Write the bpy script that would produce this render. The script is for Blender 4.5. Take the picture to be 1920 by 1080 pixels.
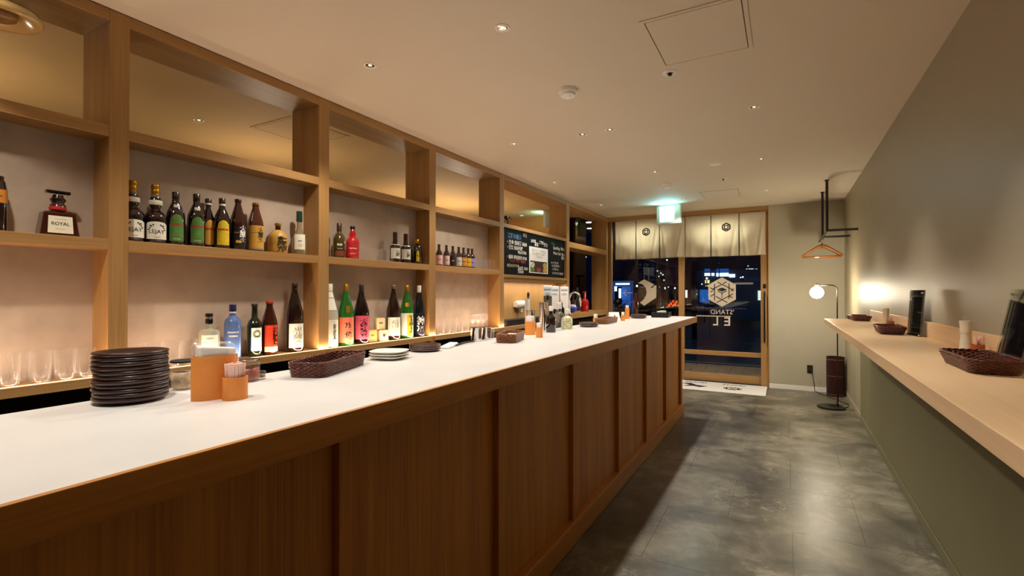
import bpy, bmesh, math, random
from mathutils import Vector, Matrix
random.seed(7)
PI = math.pi
for o in list(bpy.data.objects): bpy.data.objects.remove(o)
C = bpy.context.scene.collection
SC = bpy.context.scene

# ------------------------------------------------------------------ camera, world, lights, exposure
CAM_H = 1.3; YAW = math.radians(29.1); PIT = math.radians(.55); FPX = 919.
cd = bpy.data.cameras.new('camera'); cam = bpy.data.objects.new('camera', cd); C.objects.link(cam)
cam.location = (0, 0, CAM_H); cam.rotation_euler = (PI/2+PIT, 0, YAW)
cd.sensor_width = 36; cd.lens = FPX/1920*36; cd.clip_start = .02; cd.clip_end = 200
SC.camera = cam
w = bpy.data.worlds.new('night'); SC.world = w; w.use_nodes = True
w.node_tree.nodes['Background'].inputs[0].default_value = (.006, .010, .045, 1)
w.node_tree.nodes['Background'].inputs[1].default_value = .12
SC.view_settings.view_transform = 'Standard'; SC.view_settings.look = 'None'
SC.view_settings.gamma = 1; SC.view_settings.exposure = .35
try: SC.view_settings.use_curve_mapping = False
except Exception: pass
WARM = (1, .95, .87); AISLE = (1, .90, .77)
def lamp(name, kind, loc, energy, color=WARM, size=.05, angle=100, blend=.5, rot=(0, 0, 0), size_y=None):
    d = bpy.data.lights.new(name, kind); d.energy = energy; d.color = color
    if kind == 'SPOT': d.spot_size = math.radians(angle); d.spot_blend = blend; d.shadow_soft_size = size
    elif kind == 'AREA':
        d.shape = 'RECTANGLE'; d.size = size; d.size_y = size_y or size
    else: d.shadow_soft_size = size
    o = bpy.data.objects.new(name, d); C.objects.link(o); o.location = loc; o.rotation_euler = rot
    return o
CEIL = 2.5
# (x, y, watts, cone) of each recessed downlight
DL = [(-1.112, .35, 42, 116), (-1.112, 1.908, 42, 116), (-1.12, 3.492, 46, 116), (-1.121, 4.93, 46, 116), (-1.12, 6.55, 80, 124),
      (-1.90, .35, 34, 120), (-1.906, 1.885, 37, 120), (-1.902, 3.453, 37, 120), (-2.184, 4.878, 24, 120), (-2.19, 6.44, 20, 120),
      (-.168, 3.518, 48, 69), (-.18, 4.918, 42, 69), (-.178, 6.475, 12, 58), (-.17, .6, 48, 69), (-.17, 2.05, 48, 69)]
try: SC.cycles.transparent_max_bounces = 48
except Exception: pass
for i, (x, y, e, a) in enumerate(DL):
    rt = (0, 0, 0) if a > 70 else (0, -math.radians(17), 0)
    lamp('downlight_lamp', 'SPOT', (x, y, CEIL-.03), e, AISLE if x < -1.5 else WARM, .03, a, .55 if a > 70 else 1., rot=rt)

# ------------------------------------------------------------------ geometry from the measured camera
_F = (-math.sin(YAW)*math.cos(PIT), math.cos(YAW)*math.cos(PIT), math.sin(PIT))
_R = (math.cos(YAW), math.sin(YAW), 0)
_U = Vector(_R).cross(Vector(_F))
def ray(px, py): return Vector(_F)+Vector(_R)*(px-960)/FPX+_U*(540-py)/FPX
def onX(px, py, X): r = ray(px, py); t = X/r.x; return Vector((X, r.y*t, CAM_H+r.z*t))
def onY(px, py, Y): r = ray(px, py); t = Y/r.y; return Vector((r.x*t, Y, CAM_H+r.z*t))
def onZ(px, py, Z): r = ray(px, py); t = (Z-CAM_H)/r.z; return Vector((r.x*t, r.y*t, Z))

# ------------------------------------------------------------------ materials
def lin(h):
    h = h.lstrip('#'); c = [int(h[i:i+2], 16)/255 for i in (0, 2, 4)]
    return tuple((v/12.92 if v <= .04045 else ((v+.055)/1.055)**2.4) for v in c)+(1,)
def base(name):
    m = bpy.data.materials.new(name); m.use_nodes = True
    return m, m.node_tree.nodes, m.node_tree.links, m.node_tree.nodes['Principled BSDF']
def pm(name, col, rough=.5, metal=0, coat=0, emit=None, es=0, noise=0, nscale=30, spec=.5, bump=0):
    m, N, L, P = base(name); c = lin(col)
    P.inputs['Base Color'].default_value = c; P.inputs['Roughness'].default_value = rough
    P.inputs['Metallic'].default_value = metal; P.inputs['Coat Weight'].default_value = coat
    P.inputs['Coat Roughness'].default_value = .05; P.inputs['Specular IOR Level'].default_value = spec
    if emit: P.inputs['Emission Color'].default_value = lin(emit); P.inputs['Emission Strength'].default_value = es
    if noise or bump:
        t = N.new('ShaderNodeTexCoord'); n = N.new('ShaderNodeTexNoise'); n.inputs['Scale'].default_value = nscale
        n.inputs['Detail'].default_value = 6
        L.new(t.outputs['Object'], n.inputs['Vector'])
        if noise:
            r = N.new('ShaderNodeValToRGB')
            r.color_ramp.elements[0].position = .3; r.color_ramp.elements[1].position = .7
            r.color_ramp.elements[0].color = tuple(v*(1-noise) for v in c[:3])+(1,)
            r.color_ramp.elements[1].color = tuple(min(1, v*(1+noise)) for v in c[:3])+(1,)
            L.new(n.outputs['Fac'], r.inputs['Fac']); L.new(r.outputs['Color'], P.inputs['Base Color'])
        if bump:
            b = N.new('ShaderNodeBump'); b.inputs['Strength'].default_value = bump; b.inputs['Distance'].default_value = .002
            L.new(n.outputs['Fac'], b.inputs['Height']); L.new(b.outputs['Normal'], P.inputs['Normal'])
    return m
def wood(name, c1, c2, axis, rough=.45, sc=1.0):
    m, N, L, P = base(name)
    t = N.new('ShaderNodeTexCoord'); mp = N.new('ShaderNodeMapping')
    s = [9*sc, 9*sc, 9*sc]; s['XYZ'.index(axis)] = .35*sc; mp.inputs['Scale'].default_value = s
    L.new(t.outputs['Object'], mp.inputs['Vector'])
    n1 = N.new('ShaderNodeTexNoise'); n1.inputs['Scale'].default_value = 1.2; n1.inputs['Detail'].default_value = 4; n1.inputs['Distortion'].default_value = .4
    mp2 = N.new('ShaderNodeMapping'); s2 = [150*sc]*3; s2['XYZ'.index(axis)] = 3*sc; mp2.inputs['Scale'].default_value = s2
    L.new(t.outputs['Object'], mp2.inputs['Vector'])
    n2 = N.new('ShaderNodeTexNoise'); n2.inputs['Scale'].default_value = 1.; n2.inputs['Detail'].default_value = 3
    L.new(mp.outputs[0], n1.inputs['Vector']); L.new(mp2.outputs[0], n2.inputs['Vector'])
    mx = N.new('ShaderNodeMix'); mx.data_type = 'FLOAT'; mx.inputs[0].default_value = .45
    L.new(n1.outputs['Fac'], mx.inputs[2]); L.new(n2.outputs['Fac'], mx.inputs[3])
    r = N.new('ShaderNodeValToRGB'); r.color_ramp.elements[0].position = .36; r.color_ramp.elements[1].position = .64
    r.color_ramp.elements[0].color = lin(c1); r.color_ramp.elements[1].color = lin(c2)
    L.new(mx.outputs[0], r.inputs['Fac']); L.new(r.outputs['Color'], P.inputs['Base Color'])
    b = N.new('ShaderNodeBump'); b.inputs['Strength'].default_value = .15; b.inputs['Distance'].default_value = .001
    L.new(n2.outputs['Fac'], b.inputs['Height']); L.new(b.outputs['Normal'], P.inputs['Normal'])
    P.inputs['Roughness'].default_value = rough
    return m
def thin_glass(name, tint='#ffffff', gloss=.0, mixmin=.06):
    m, N, L, P = base(name); N.remove(P)
    out = N['Material Output']
    tr = N.new('ShaderNodeBsdfTransparent'); tr.inputs[0].default_value = lin(tint)
    gl = N.new('ShaderNodeBsdfGlossy'); gl.inputs['Roughness'].default_value = gloss
    lw = N.new('ShaderNodeLayerWeight'); lw.inputs[0].default_value = .25
    mr = N.new('ShaderNodeMapRange'); mr.inputs[3].default_value = mixmin; mr.inputs[4].default_value = .85
    L.new(lw.outputs['Fresnel'], mr.inputs[0])
    mx = N.new('ShaderNodeMixShader'); L.new(mr.outputs[0], mx.inputs[0]); L.new(tr.outputs[0], mx.inputs[1]); L.new(gl.outputs[0], mx.inputs[2])
    L.new(mx.outputs[0], out.inputs[0]); return m
def vessel_glass(name):
    m, N, L, P = base(name); N.remove(P); out = N['Material Output']
    tr = N.new('ShaderNodeBsdfTransparent'); gl = N.new('ShaderNodeBsdfGlossy'); gl.inputs['Roughness'].default_value = .12
    tl = N.new('ShaderNodeBsdfTranslucent'); df = N.new('ShaderNodeBsdfDiffuse'); dm = N.new('ShaderNodeMixShader')
    L.new(tl.outputs[0], dm.inputs[1]); L.new(df.outputs[0], dm.inputs[2])
    lw = N.new('ShaderNodeLayerWeight'); lw.inputs[0].default_value = .3
    mr = N.new('ShaderNodeMapRange'); mr.inputs[3].default_value = .05; mr.inputs[4].default_value = .38
    L.new(lw.outputs['Facing'], mr.inputs[0])
    m1 = N.new('ShaderNodeMixShader'); m1.inputs[0].default_value = .5; L.new(gl.outputs[0], m1.inputs[1]); L.new(dm.outputs[0], m1.inputs[2])
    m2 = N.new('ShaderNodeMixShader'); L.new(mr.outputs[0], m2.inputs[0]); L.new(tr.outputs[0], m2.inputs[1]); L.new(m1.outputs[0], m2.inputs[2])
    L.new(m2.outputs[0], out.inputs[0]); return m
def cloth(name, col, trans=.45):
    m, N, L, P = base(name); N.remove(P); out = N['Material Output']
    d = N.new('ShaderNodeBsdfDiffuse'); d.inputs[0].default_value = lin(col)
    t = N.new('ShaderNodeBsdfTranslucent'); t.inputs[0].default_value = lin(col)
    mx = N.new('ShaderNodeMixShader'); mx.inputs[0].default_value = trans
    L.new(d.outputs[0], mx.inputs[1]); L.new(t.outputs[0], mx.inputs[2]); L.new(mx.outputs[0], out.inputs[0]); return m
def floor_mat():
    m, N, L, P = base('polished_stone_floor')
    t = N.new('ShaderNodeTexCoord')
    def nz(sc, det, rough, dist, loc=0):
        mp = N.new('ShaderNodeMapping'); mp.inputs['Location'].default_value = (loc, loc, loc); L.new(t.outputs['Object'], mp.inputs['Vector'])
        n = N.new('ShaderNodeTexNoise'); n.inputs['Scale'].default_value = sc; n.inputs['Detail'].default_value = det
        n.inputs['Roughness'].default_value = rough; n.inputs['Distortion'].default_value = dist; L.new(mp.outputs[0], n.inputs['Vector']); return n
    n1 = nz(1.5, 6, .6, .5); n2 = nz(5, 12, .72, .5, 3); n3 = nz(16, 12, .8, 1.1, 7); n4 = nz(1.9, 4, .5, .3, 11)
    mx = N.new('ShaderNodeMix'); mx.data_type = 'FLOAT'; mx.inputs[0].default_value = .45; L.new(n1.outputs[0], mx.inputs[2]); L.new(n2.outputs[0], mx.inputs[3])
    r1 = N.new('ShaderNodeValToRGB'); e = r1.color_ramp.elements
    e[0].position = .38; e[0].color = lin('#3d392f'); e[1].position = .64; e[1].color = lin('#938b76')
    x = r1.color_ramp.elements.new(.5); x.color = lin('#625c4c')
    L.new(mx.outputs[0], r1.inputs['Fac'])
    def ramp(n, a, b):
        r = N.new('ShaderNodeMapRange'); r.inputs[1].default_value = a; r.inputs[2].default_value = b; L.new(n.outputs[0], r.inputs[0]); return r
    a1 = ramp(n3, .52, .66); a2 = ramp(n4, .48, .62)
    mm = N.new('ShaderNodeMath'); mm.operation = 'MULTIPLY'; L.new(a1.outputs[0], mm.inputs[0]); L.new(a2.outputs[0], mm.inputs[1])
    m3 = N.new('ShaderNodeMath'); m3.operation = 'MULTIPLY'; m3.inputs[1].default_value = .7; L.new(mm.outputs[0], m3.inputs[0])
    mc = N.new('ShaderNodeMix'); mc.data_type = 'RGBA'; mc.inputs[7].default_value = lin('#b8ae96')
    L.new(r1.outputs[0], mc.inputs[6]); L.new(m3.outputs[0], mc.inputs[0]); L.new(mc.outputs[2], P.inputs['Base Color'])
    mr = N.new('ShaderNodeMapRange'); mr.inputs[3].default_value = .20; mr.inputs[4].default_value = .46
    L.new(n2.outputs['Fac'], mr.inputs[0]); L.new(mr.outputs[0], P.inputs['Roughness'])
    b = N.new('ShaderNodeBump'); b.inputs['Strength'].default_value = .2; b.inputs['Distance'].default_value = .002
    L.new(n3.outputs['Fac'], b.inputs['Height']); L.new(b.outputs['Normal'], P.inputs['Normal'])
    return m
M = dict(
    oakZ=wood('oak_vertical', '#a07440', '#bb9058', 'Z'), oakY=wood('oak_lengthwise', '#a07440', '#bb9058', 'Y'), oakX=wood('oak_crosswise', '#a07440', '#bb9058', 'X'),
    frontZ=wood('bar_front_oak', '#a4600f', '#cc8628', 'Z', .5), frontY=wood('bar_edge_oak', '#a86a1c', '#c08030', 'Y', .5),
    paleY=wood('pale_ash_counter', '#e2bb8a', '#eecb9f', 'Y', .38, .8),
    ceil=pm('ceiling_paint', '#dccdb8', .8, noise=.01, nscale=3), ceilb=pm('staff_room_ceiling_paint', '#c9a26a', .7, noise=.03, nscale=5),
    wallr=pm('grey_green_wall_paint', '#a2967c', .45, noise=.02, nscale=6, bump=.03, spec=.4),
    wallf=pm('far_wall_paint', '#b7b09b', .7, noise=.02, nscale=6),
    plaster=pm('shelf_back_plaster', '#b9a592', .8, noise=.10, nscale=9, bump=.3),
    top=pm('white_counter_top', '#dcdad6', .33, noise=.035, nscale=7), floor=floor_mat(),
    grout=pm('floor_joint', '#3c3a34', .6), dark=pm('dark_void', '#0d0806', .7), white=pm('white_gloss', '#f0ece4', .25), matte=pm('white_matte', '#f2eee6', .7),
    black=pm('black_metal', '#0b0a0a', .35), steel=pm('brushed_steel', '#b8b4ac', .2, 1), chrome=pm('chrome', '#dddddd', .08, 1),
    brass=pm('gold_foil', '#c8942c', .3, .8), paper=pm('paper', '#efe9d2', .8), ink=pm('black_ink', '#15110e', .7), inkr=pm('red_ink', '#c2231b', .7), inkw=pm('white_ink', '#f4f2ea', .7),
    orange=pm('orange_terracotta_glaze', '#ec9440', .5, noise=.04, nscale=25), plate=pm('dark_brown_glaze', '#2c110c', .34, coat=.25),
    wicker=pm('dark_brown_wicker', '#5a2414', .3, coat=.5, noise=.6, nscale=110), wickl=pm('light_brown_wicker', '#8f5a30', .35, coat=.3, noise=.5, nscale=110),
    pink=pm('pink_paper_sleeves', '#ffd6ca', .7, noise=.08, nscale=200), leather=pm('dark_red_leather', '#2e0c0a', .4), glass=vessel_glass('clear_glass'), pane=thin_glass('window_glass', '#e8f0f0', 0, .04),
    acrylic=thin_glass('clear_acrylic', '#f0f2ee', .02, .1), dim=thin_glass('dark_side_glass', '#90908c', 0, .12),
    poly=vessel_glass('plastic_bag'), noren=cloth('cream_linen', '#fbf1de'), skin=pm('hanger_wood', '#a8672e', .4),
)
def glassy(col, rough=.08): return pm('bottle_glass_'+col.strip('#'), col, rough, coat=.8, spec=.6)

# ------------------------------------------------------------------ mesh helpers
class MB:
    def __init__(s): s.v = []; s.f = []
    def add(s, v, f):
        k = len(s.v); s.v += [tuple(p) for p in v]; s.f += [tuple(i+k for i in q) for q in f]; return s
    def box(s, x0, x1, y0, y1, z0, z1, b=0):
        if b <= 0:
            v = [(x, y, z) for z in (z0, z1) for y in (y0, y1) for x in (x0, x1)]
            return s.add(v, [(0, 2, 3, 1), (4, 5, 7, 6), (0, 1, 5, 4), (2, 6, 7, 3), (0, 4, 6, 2), (1, 3, 7, 5)])
        bm = bmesh.new(); bmesh.ops.create_cube(bm, size=1)
        for q in bm.verts: q.co = Vector(((x0+x1)/2+q.co.x*(x1-x0), (y0+y1)/2+q.co.y*(y1-y0), (z0+z1)/2+q.co.z*(z1-z0)))
        bmesh.ops.bevel(bm, geom=bm.edges[:], offset=b, segments=2, affect='EDGES', profile=.5)
        bm.verts.index_update(); s.add([q.co.copy() for q in bm.verts], [[q.index for q in f.verts] for f in bm.faces]); bm.free(); return s
    def lathe(s, prof, n=24, c=(0, 0), z=0, sy=1.):
        v = []; f = []; idx = []
        for r, h in prof:
            if r < 1e-5: idx.append([len(v)]); v.append((c[0], c[1], z+h))
            else:
                idx.append(list(range(len(v), len(v)+n)))
                v += [(c[0]+r*math.cos(2*PI*i/n), c[1]+r*sy*math.sin(2*PI*i/n), z+h) for i in range(n)]
        for a, b in zip(idx, idx[1:]):
            for i in range(n):
                j = (i+1) % n
                if len(a) == 1 and len(b) == 1: continue
                if len(a) == 1: f.append((a[0], b[j], b[i]))
                elif len(b) == 1: f.append((a[i], a[j], b[0]))
                else: f.append((a[i], a[j], b[j], b[i]))
        return s.add(v, f)
    def tube(s, pts, r, n=8, closed=False, cap=True):
        pts = [Vector(p) for p in pts]; m = len(pts); v = []; f = []
        for i, p in enumerate(pts):
            a = pts[(i-1) % m] if (closed or i > 0) else p; b = pts[(i+1) % m] if (closed or i < m-1) else p
            t = (b-a).normalized(); u = t.cross(Vector((0, 0, 1)))
            if u.length < .1: u = t.cross(Vector((0, 1, 0)))
            u.normalize(); q = t.cross(u)
            rr = r[i] if isinstance(r, (list, tuple)) else r
            v += [p+(u*math.cos(2*PI*k/n)+q*math.sin(2*PI*k/n))*rr for k in range(n)]
        for i in range(m if closed else m-1):
            j = (i+1) % m
            for k in range(n): f.append((i*n+k, i*n+(k+1) % n, j*n+(k+1) % n, j*n+k))
        if cap and not closed: f.append(tuple(range(n-1, -1, -1))); f.append(tuple((m-1)*n+k for k in range(n)))
        return s.add(v, f)
    def prism(s, poly, h, axis='Z', base=0):
        n = len(poly)
        mk = {'Z': lambda p, d: (p[0], p[1], d), 'Y': lambda p, d: (p[0], d, p[1]), 'X': lambda p, d: (d, p[0], p[1])}[axis]
        v = [mk(p, base) for p in poly]+[mk(p, base+h) for p in poly]
        f = [tuple(range(n-1, -1, -1)), tuple(range(n, 2*n))]+[(i, (i+1) % n, n+(i+1) % n, n+i) for i in range(n)]
        return s.add(v, f)
    def map(s, fn): s.v = [tuple(fn(p)) for p in s.v]; return s
    def build(s, name, mat, parent=None, smooth=False, auto=False):
        me = bpy.data.meshes.new(name); me.from_pydata(s.v, [], s.f); me.materials.append(mat)
        bm = bmesh.new(); bm.from_mesh(me); bmesh.ops.recalc_face_normals(bm, faces=bm.faces); bm.to_mesh(me); bm.free()
        if smooth:
            for p in me.polygons: p.use_smooth = True
            if auto:
                bm = bmesh.new(); bm.from_mesh(me)
                for e in bm.edges:
                    if len(e.link_faces) == 2 and e.calc_face_angle(0) > math.radians(38): e.smooth = False
                bm.to_mesh(me); bm.free()
        o = bpy.data.objects.new(name, me); C.objects.link(o)
        if parent: o.parent = parent
        return o
def thing(name, label, cat, loc=(0, 0, 0), rz=0, group=None):
    o = bpy.data.objects.new(name, None); C.objects.link(o); o.empty_display_size = .05
    o.location = loc; o.rotation_euler = (0, 0, rz); o['label'] = label; o['category'] = cat
    if group: o['group'] = group
    return o
def tag(o, label, cat, group=None):
    o['label'] = label; o['category'] = cat
    if group: o['group'] = group
    return o
def struct(o, label=None):
    o['kind'] = 'structure'
    if label: o['label'] = label
    return o
def box(name, x0, x1, y0, y1, z0, z1, mat, parent=None, b=0): return MB().box(x0, x1, y0, y1, z0, z1, b).build(name, mat, parent)
def dup(root, loc, rz=0, label=None, group=None, scale=None):
    r = root.copy(); C.objects.link(r); r.location = loc; r.rotation_euler = (0, 0, rz)
    if label: r['label'] = label
    if group: r['group'] = group
    if scale: r.scale = scale
    for ch in list(root.children):
        c = ch.copy(); C.objects.link(c); c.parent = r
        for g in list(ch.children):
            d = g.copy(); C.objects.link(d); d.parent = c
    return r
_tc = {}
def text2d(s, size=1., vertical=False, bold=0.):
    """text outline as flat 2-D mesh (x right, y up), centred; size = cap height of one line"""
    key = (s, vertical, bold)
    if key not in _tc:
        cu = bpy.data.curves.new('txt', 'FONT'); cu.body = '\n'.join(s) if vertical else s
        cu.size = 1; cu.align_x = 'CENTER'; cu.resolution_u = 2; cu.offset = bold
        if vertical: cu.space_line = .78
        ob = bpy.data.objects.new('txt', cu); C.objects.link(ob); bpy.context.view_layer.update()
        me = bpy.data.meshes.new_from_object(ob.evaluated_get(bpy.context.evaluated_depsgraph_get()))
        v = [(p.co.x, p.co.y) for p in me.vertices]; f = [tuple(p.vertices) for p in me.polygons]
        bpy.data.objects.remove(ob); bpy.data.curves.remove(cu); bpy.data.meshes.remove(me)
        if v:
            xs = [p[0] for p in v]; ys = [p[1] for p in v]; cx = (min(xs)+max(xs))/2; cy = (min(ys)+max(ys))/2
            v = [(x-cx, y-cy) for x, y in v]
        _tc[key] = (v, f)
    v, f = _tc[key]
    return [(x*size, y*size) for x, y in v], f
def text_w(s, width=None, height=None, vertical=False, bold=0.):
    v, f = text2d(s, 1, vertical, bold)
    if not v: return v, f
    w_ = max(p[0] for p in v)-min(p[0] for p in v); h_ = max(p[1] for p in v)-min(p[1] for p in v)
    sx = (width/w_) if width else height/h_; sy = (height/h_) if height else sx
    if width and not height: sy = sx
    return [(x*sx, y*sy) for x, y in v], f
def cyl_patch(r, a0, a1, z0, z1, n=10, arch=0, rz=None):
    """curved label on a bottle of radius r, centred on local +X; arch raises the middle of its top edge"""
    mb = MB(); v = []; f = []
    nz = 4
    for j in range(nz+1):
        for i in range(n+1):
            t = i/n; a = a0+(a1-a0)*t; top = z1-arch*(1-math.sqrt(max(0, 1-(2*t-1)**2)))
            z = z0+(top-z0)*j/nz
            R_ = r
            v.append((R_*math.cos(a), R_*math.sin(a), z))
    for j in range(nz):
        for i in range(n):
            k = j*(n+1)+i; f.append((k, k+1, k+n+2, k+n+1))
    return mb.add(v, f)
def wrap_text(r, s, zc, width=None, height=None, vertical=False, a=0., bold=0.):
    v, f = text_w(s, width, height, vertical, bold)
    return MB().add([(r*math.cos(a+x/r), r*math.sin(a+x/r), zc+y) for x, y in v], f)

# ------------------------------------------------------------------ setting
CX = -2.48          # face of the shelf wall
XR = .673           # right wall
YB = 7.58           # far wall
fl = struct(box('floor', -5.0, 1.4, -2.2, 7.95, -.1, -.006, M['grout']), 'dark grey stone floor with fine joints')
for iy in range(14):
    y = -1.5+iy*.655; y1 = min(y+.6535, YB-.001)
    for ix in range(8):
        x = -3.9+ix*.655+(.33 if iy % 2 else 0); x1 = min(x+.6535, XR-.004)
        if x1-x < .03 or x1 < -2.46 or y1-y < .03: continue
        MB().box(x, x1, y, y1, -.006, 0).build('floor_tile', M['floor'], fl)
struct(box('ceiling', -2.73, 1.4, -2.2, 7.95, CEIL, CEIL+.12, M['ceil']), 'plain cream ceiling over the bar')
struct(box('ceiling_staff', -5.0, -2.731, -2.2, 7.32, CEIL, CEIL+.12, M['ceilb']), 'tan ceiling beyond the open top bays of the shelves')
struct(box('wall_right', XR, XR+.12, -2.2, 7.95, 0, CEIL, M['wallr']), 'grey green painted right wall')
struct(box('wall_far', -.20, XR, YB, YB+.3, 0, CEIL, M['wallf']), 'pale green grey wall right of the door')
struct(box('wall_near', -5.0, 1.4, -2.3, -2.2, 0, CEIL, M['wallr']), 'wall behind the camera')
struct(box('wall_left', -5.1, -5.0, -2.2, 7.95, 0, CEIL, M['wallr']), 'outer wall of the staff room')
struct(box('wall_staff', -5.0, -3.02, 7.02, 7.12, 0, CEIL, wood('staff_oak', '#a8602a', '#bd7434', 'X')), 'orange wooden wall at the end of the staff room')
olive = pm('olive_counter_shade', '#77714f', .6, noise=.03, nscale=5)  # dark olive deepens the shade below the right counter, wall and skirting
struct(box('trim_3', XR-.004, XR-.0002, -2.0, 6.10, .0, 1.015, olive), 'added lower wall panel in dark olive, deepening the shade under the right counter')
struct(box('baseboard_right', XR-.012, XR-.0045, -2.0, 6.10, 0, .06, olive, b=.002), 'low skirting in dark olive, with the shade under the right counter painted in')
struct(box('baseboard_corner', XR-.008, XR-.0002, 6.101, YB-.009, 0, .06, M['wallr'], b=.002), 'low pale skirting at the end of the right wall')
struct(box('baseboard_far', -.19, XR-.008, YB-.008, YB, 0, .06, M['matte'], b=.002), 'pale skirting on the far wall')
# ceiling hatches
def hatch(x0, x1, y0, y1, label, mat):
    t = thing('ceiling_hatch', label, 'hatch', ((x0+x1)/2, (y0+y1)/2, CEIL))
    w_, h_ = (x1-x0)/2, (y1-y0)/2
    fr = MB(); b = .018
    for a in ((-w_, w_, -h_, -h_+b), (-w_, w_, h_-b, h_), (-w_, -w_+b, -h_+b, h_-b), (w_-b, w_, -h_+b, h_-b)): fr.box(*a, -.004, -.0005)
    fr.build('frame', mat, t)
    MB().box(-w_+b+.004, w_-b-.004, -h_+b+.004, h_-b-.004, -.004, -.0005).build('panel', mat, t)
    g = MB()
    for a in ((-w_+b, w_-b, -h_+b, -h_+b+.0025), (-w_+b, w_-b, h_-b-.004, h_-b), (-w_+b, -w_+b+.004, -h_+b, h_-b), (w_-b-.004, w_-b, -h_+b, h_-b)): g.box(*a, -.0015, -.0005)
    g.build('gap', M['ink'], t)
hatch(-.56, -.13, 2.16, 2.66, 'square access panel in the ceiling at the top right', M['ceil'])
hatch(-.90, -.455, 6.19, 6.69, 'square access panel in the ceiling near the lit sign', M['ceil'])
hatch(-3.375, -2.91, 2.165, 2.67, 'access panel seen through the top bays of the bottle shelves', M['ceilb'])
# downlight fixtures
def downlight(x, y, label, r=.034, group=None):
    t = thing('ceiling_downlight', label, 'downlight', (x, y, CEIL), 0, group)
    MB().lathe([(r*.72, -.0005), (r*.74, -.004), (r, -.0035), (r*1.02, -.0005)], 24).build('trim_ring', M['matte'], t, True, True)
    MB().lathe([(r*.72, -.0008), (r*.5, -.0018), (r*.3, -.0008)], 20).build('reflector', M['chrome'], t, True)
    MB().lathe([(r*.3, -.001), (r*.2, -.003), (0, -.003)], 16).build('lens', pm('lamp_lens', '#ffffff', .3, emit='#ffd9a0', es=1.6), t, True)
    return t
names = {1: 'chrome recessed downlight nearest, at the top centre of the ceiling', 2: 'recessed downlight third along the row over the white counter',
         3: 'recessed downlight close above the smoke detector nearest the lit sign', 6: 'recessed downlight nearest over the staff aisle', 7: 'recessed downlight over the aisle, second from the front',
         8: 'recessed downlight over the aisle beside the menu board', 9: 'recessed downlight over the aisle beside the window corner',
         10: 'recessed downlight nearest the right wall', 11: 'recessed downlight second along the right wall', 12: 'recessed downlight farthest along the right wall',
         4: 'recessed downlight hidden behind the lit sign', 0: 'recessed downlight over the near end of the counter', 5: 'recessed downlight over the near staff aisle', 13: 'recessed downlight over the near floor', 14: ''}
dlp = None
for i, (x, y, e, a) in enumerate(DL[:14]):
    if dlp is None: dlp = downlight(x, y, names[i], group='recessed ceiling downlights')
    else: dup(dlp, (x, y, CEIL), 0, names[i])
dup(dlp, (-1.334, 3.493, CEIL), 0, 'recessed downlight beside the third one over the counter')
dup(dlp, (-3.552, 1.908, CEIL), 0, 'recessed downlight seen through the second top bay')
dup(dlp, (-3.23, 6.449, CEIL), 0, 'recessed downlight seen through the bay above the menu board, right one')
dup(dlp, (-3.568, 6.717, CEIL), 0, 'recessed downlight seen through the bay above the menu board, left one')
# sprinklers
def sprinkler(x, y, label):
    t = thing('sprinkler_head', label, 'sprinkler', (x, y, CEIL), 0, 'ceiling sprinkler heads')
    MB().lathe([(.018, -.004), (.036, -.006), (.04, -.0005)], 24).build('cover_ring', M['matte'], t, True)
    MB().lathe([(.012, -.004), (.006, -.007), (.006, -.012), (.011, -.013), (.011, -.015), (0, -.015)], 16).build('head', M['ink'], t, True, True)
    return t
sp = sprinkler(-.542, 2.745, 'sprinkler head beside the corner of the nearer access panel')
dup(sp, (-.561, 5.581, CEIL), 0, 'small dark sprinkler head near the farther access panel')
r = thing('ceiling_speaker', 'flat round cover plate on the ceiling between two downlights', 'cover plate', (-.563, 4.915, CEIL))
MB().lathe([(.0, -.006), (.045, -.006), (.05, -.003), (.052, -.0005)], 28).build('plate', M['matte'], r, True)
MB().lathe([(.028, -.0065), (.032, -.009), (.036, -.0065)], 24).build('ring', M['matte'], r, True)
def smoke(x, y, label):
    t = thing('smoke_detector', label, 'smoke detector', (x, y, CEIL), 0, 'smoke detectors')
    MB().lathe([(.055, -.0005), (.055, -.018), (.052, -.022), (0, -.022)], 28).build('base', M['matte'], t, True, True)
    MB().lathe([(.046, -.022), (.044, -.038), (.030, -.045), (0, -.045)], 28).build('sensor_dome', M['matte'], t, True, True)
    MB().lathe([(.004, -.0455), (0, -.0465)], 8, (.02, -.015)).build('indicator', M['ink'], t)
    return t
sd = smoke(-1.115, 2.684, 'white smoke detector on the ceiling above the counter, nearest')
dup(sd, (-1.135, 5.553, CEIL), 0, 'white smoke detector on the ceiling in front of the lit sign')
# exit sign
ex = onY(1254, 381, 6.85)
t = thing('exit_sign', 'square sign lamp glowing pale cyan, hung from the ceiling before the door', 'sign', (ex.x-.005, 6.85, CEIL), -math.radians(6))
W2 = .165
MB().box(-W2, W2, 0, .05, -.262, -.002, .006).build('housing', pm('sign_housing', '#c9d2c6', .4), t)
emi = pm('sign_face', '#e8fffb', .4, emit='#c8fff4', es=5.)
MB().box(-.115, .075, -.006, -.0005, -.232, -.03, .002).build('lit_face', emi, t)
MB().box(.085, .162, -.004, -.0005, -.25, -.015, .001).build('side_plate', pm('sign_side', '#dfe4d2', .4), t)
MB().box(-.12, .12, -.012, .05, -.0018, -.0004).build('top_diffuser', pm('sign_top', '#8fe8f0', .4, emit='#40d8f0', es=1.5), t)
lamp('sign_lamp', 'AREA', (ex.x-.01, 6.80, CEIL-.05), 3.5, (.25, .85, 1), .2, rot=(-PI*.72, 0, 0), size_y=.03)

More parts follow.
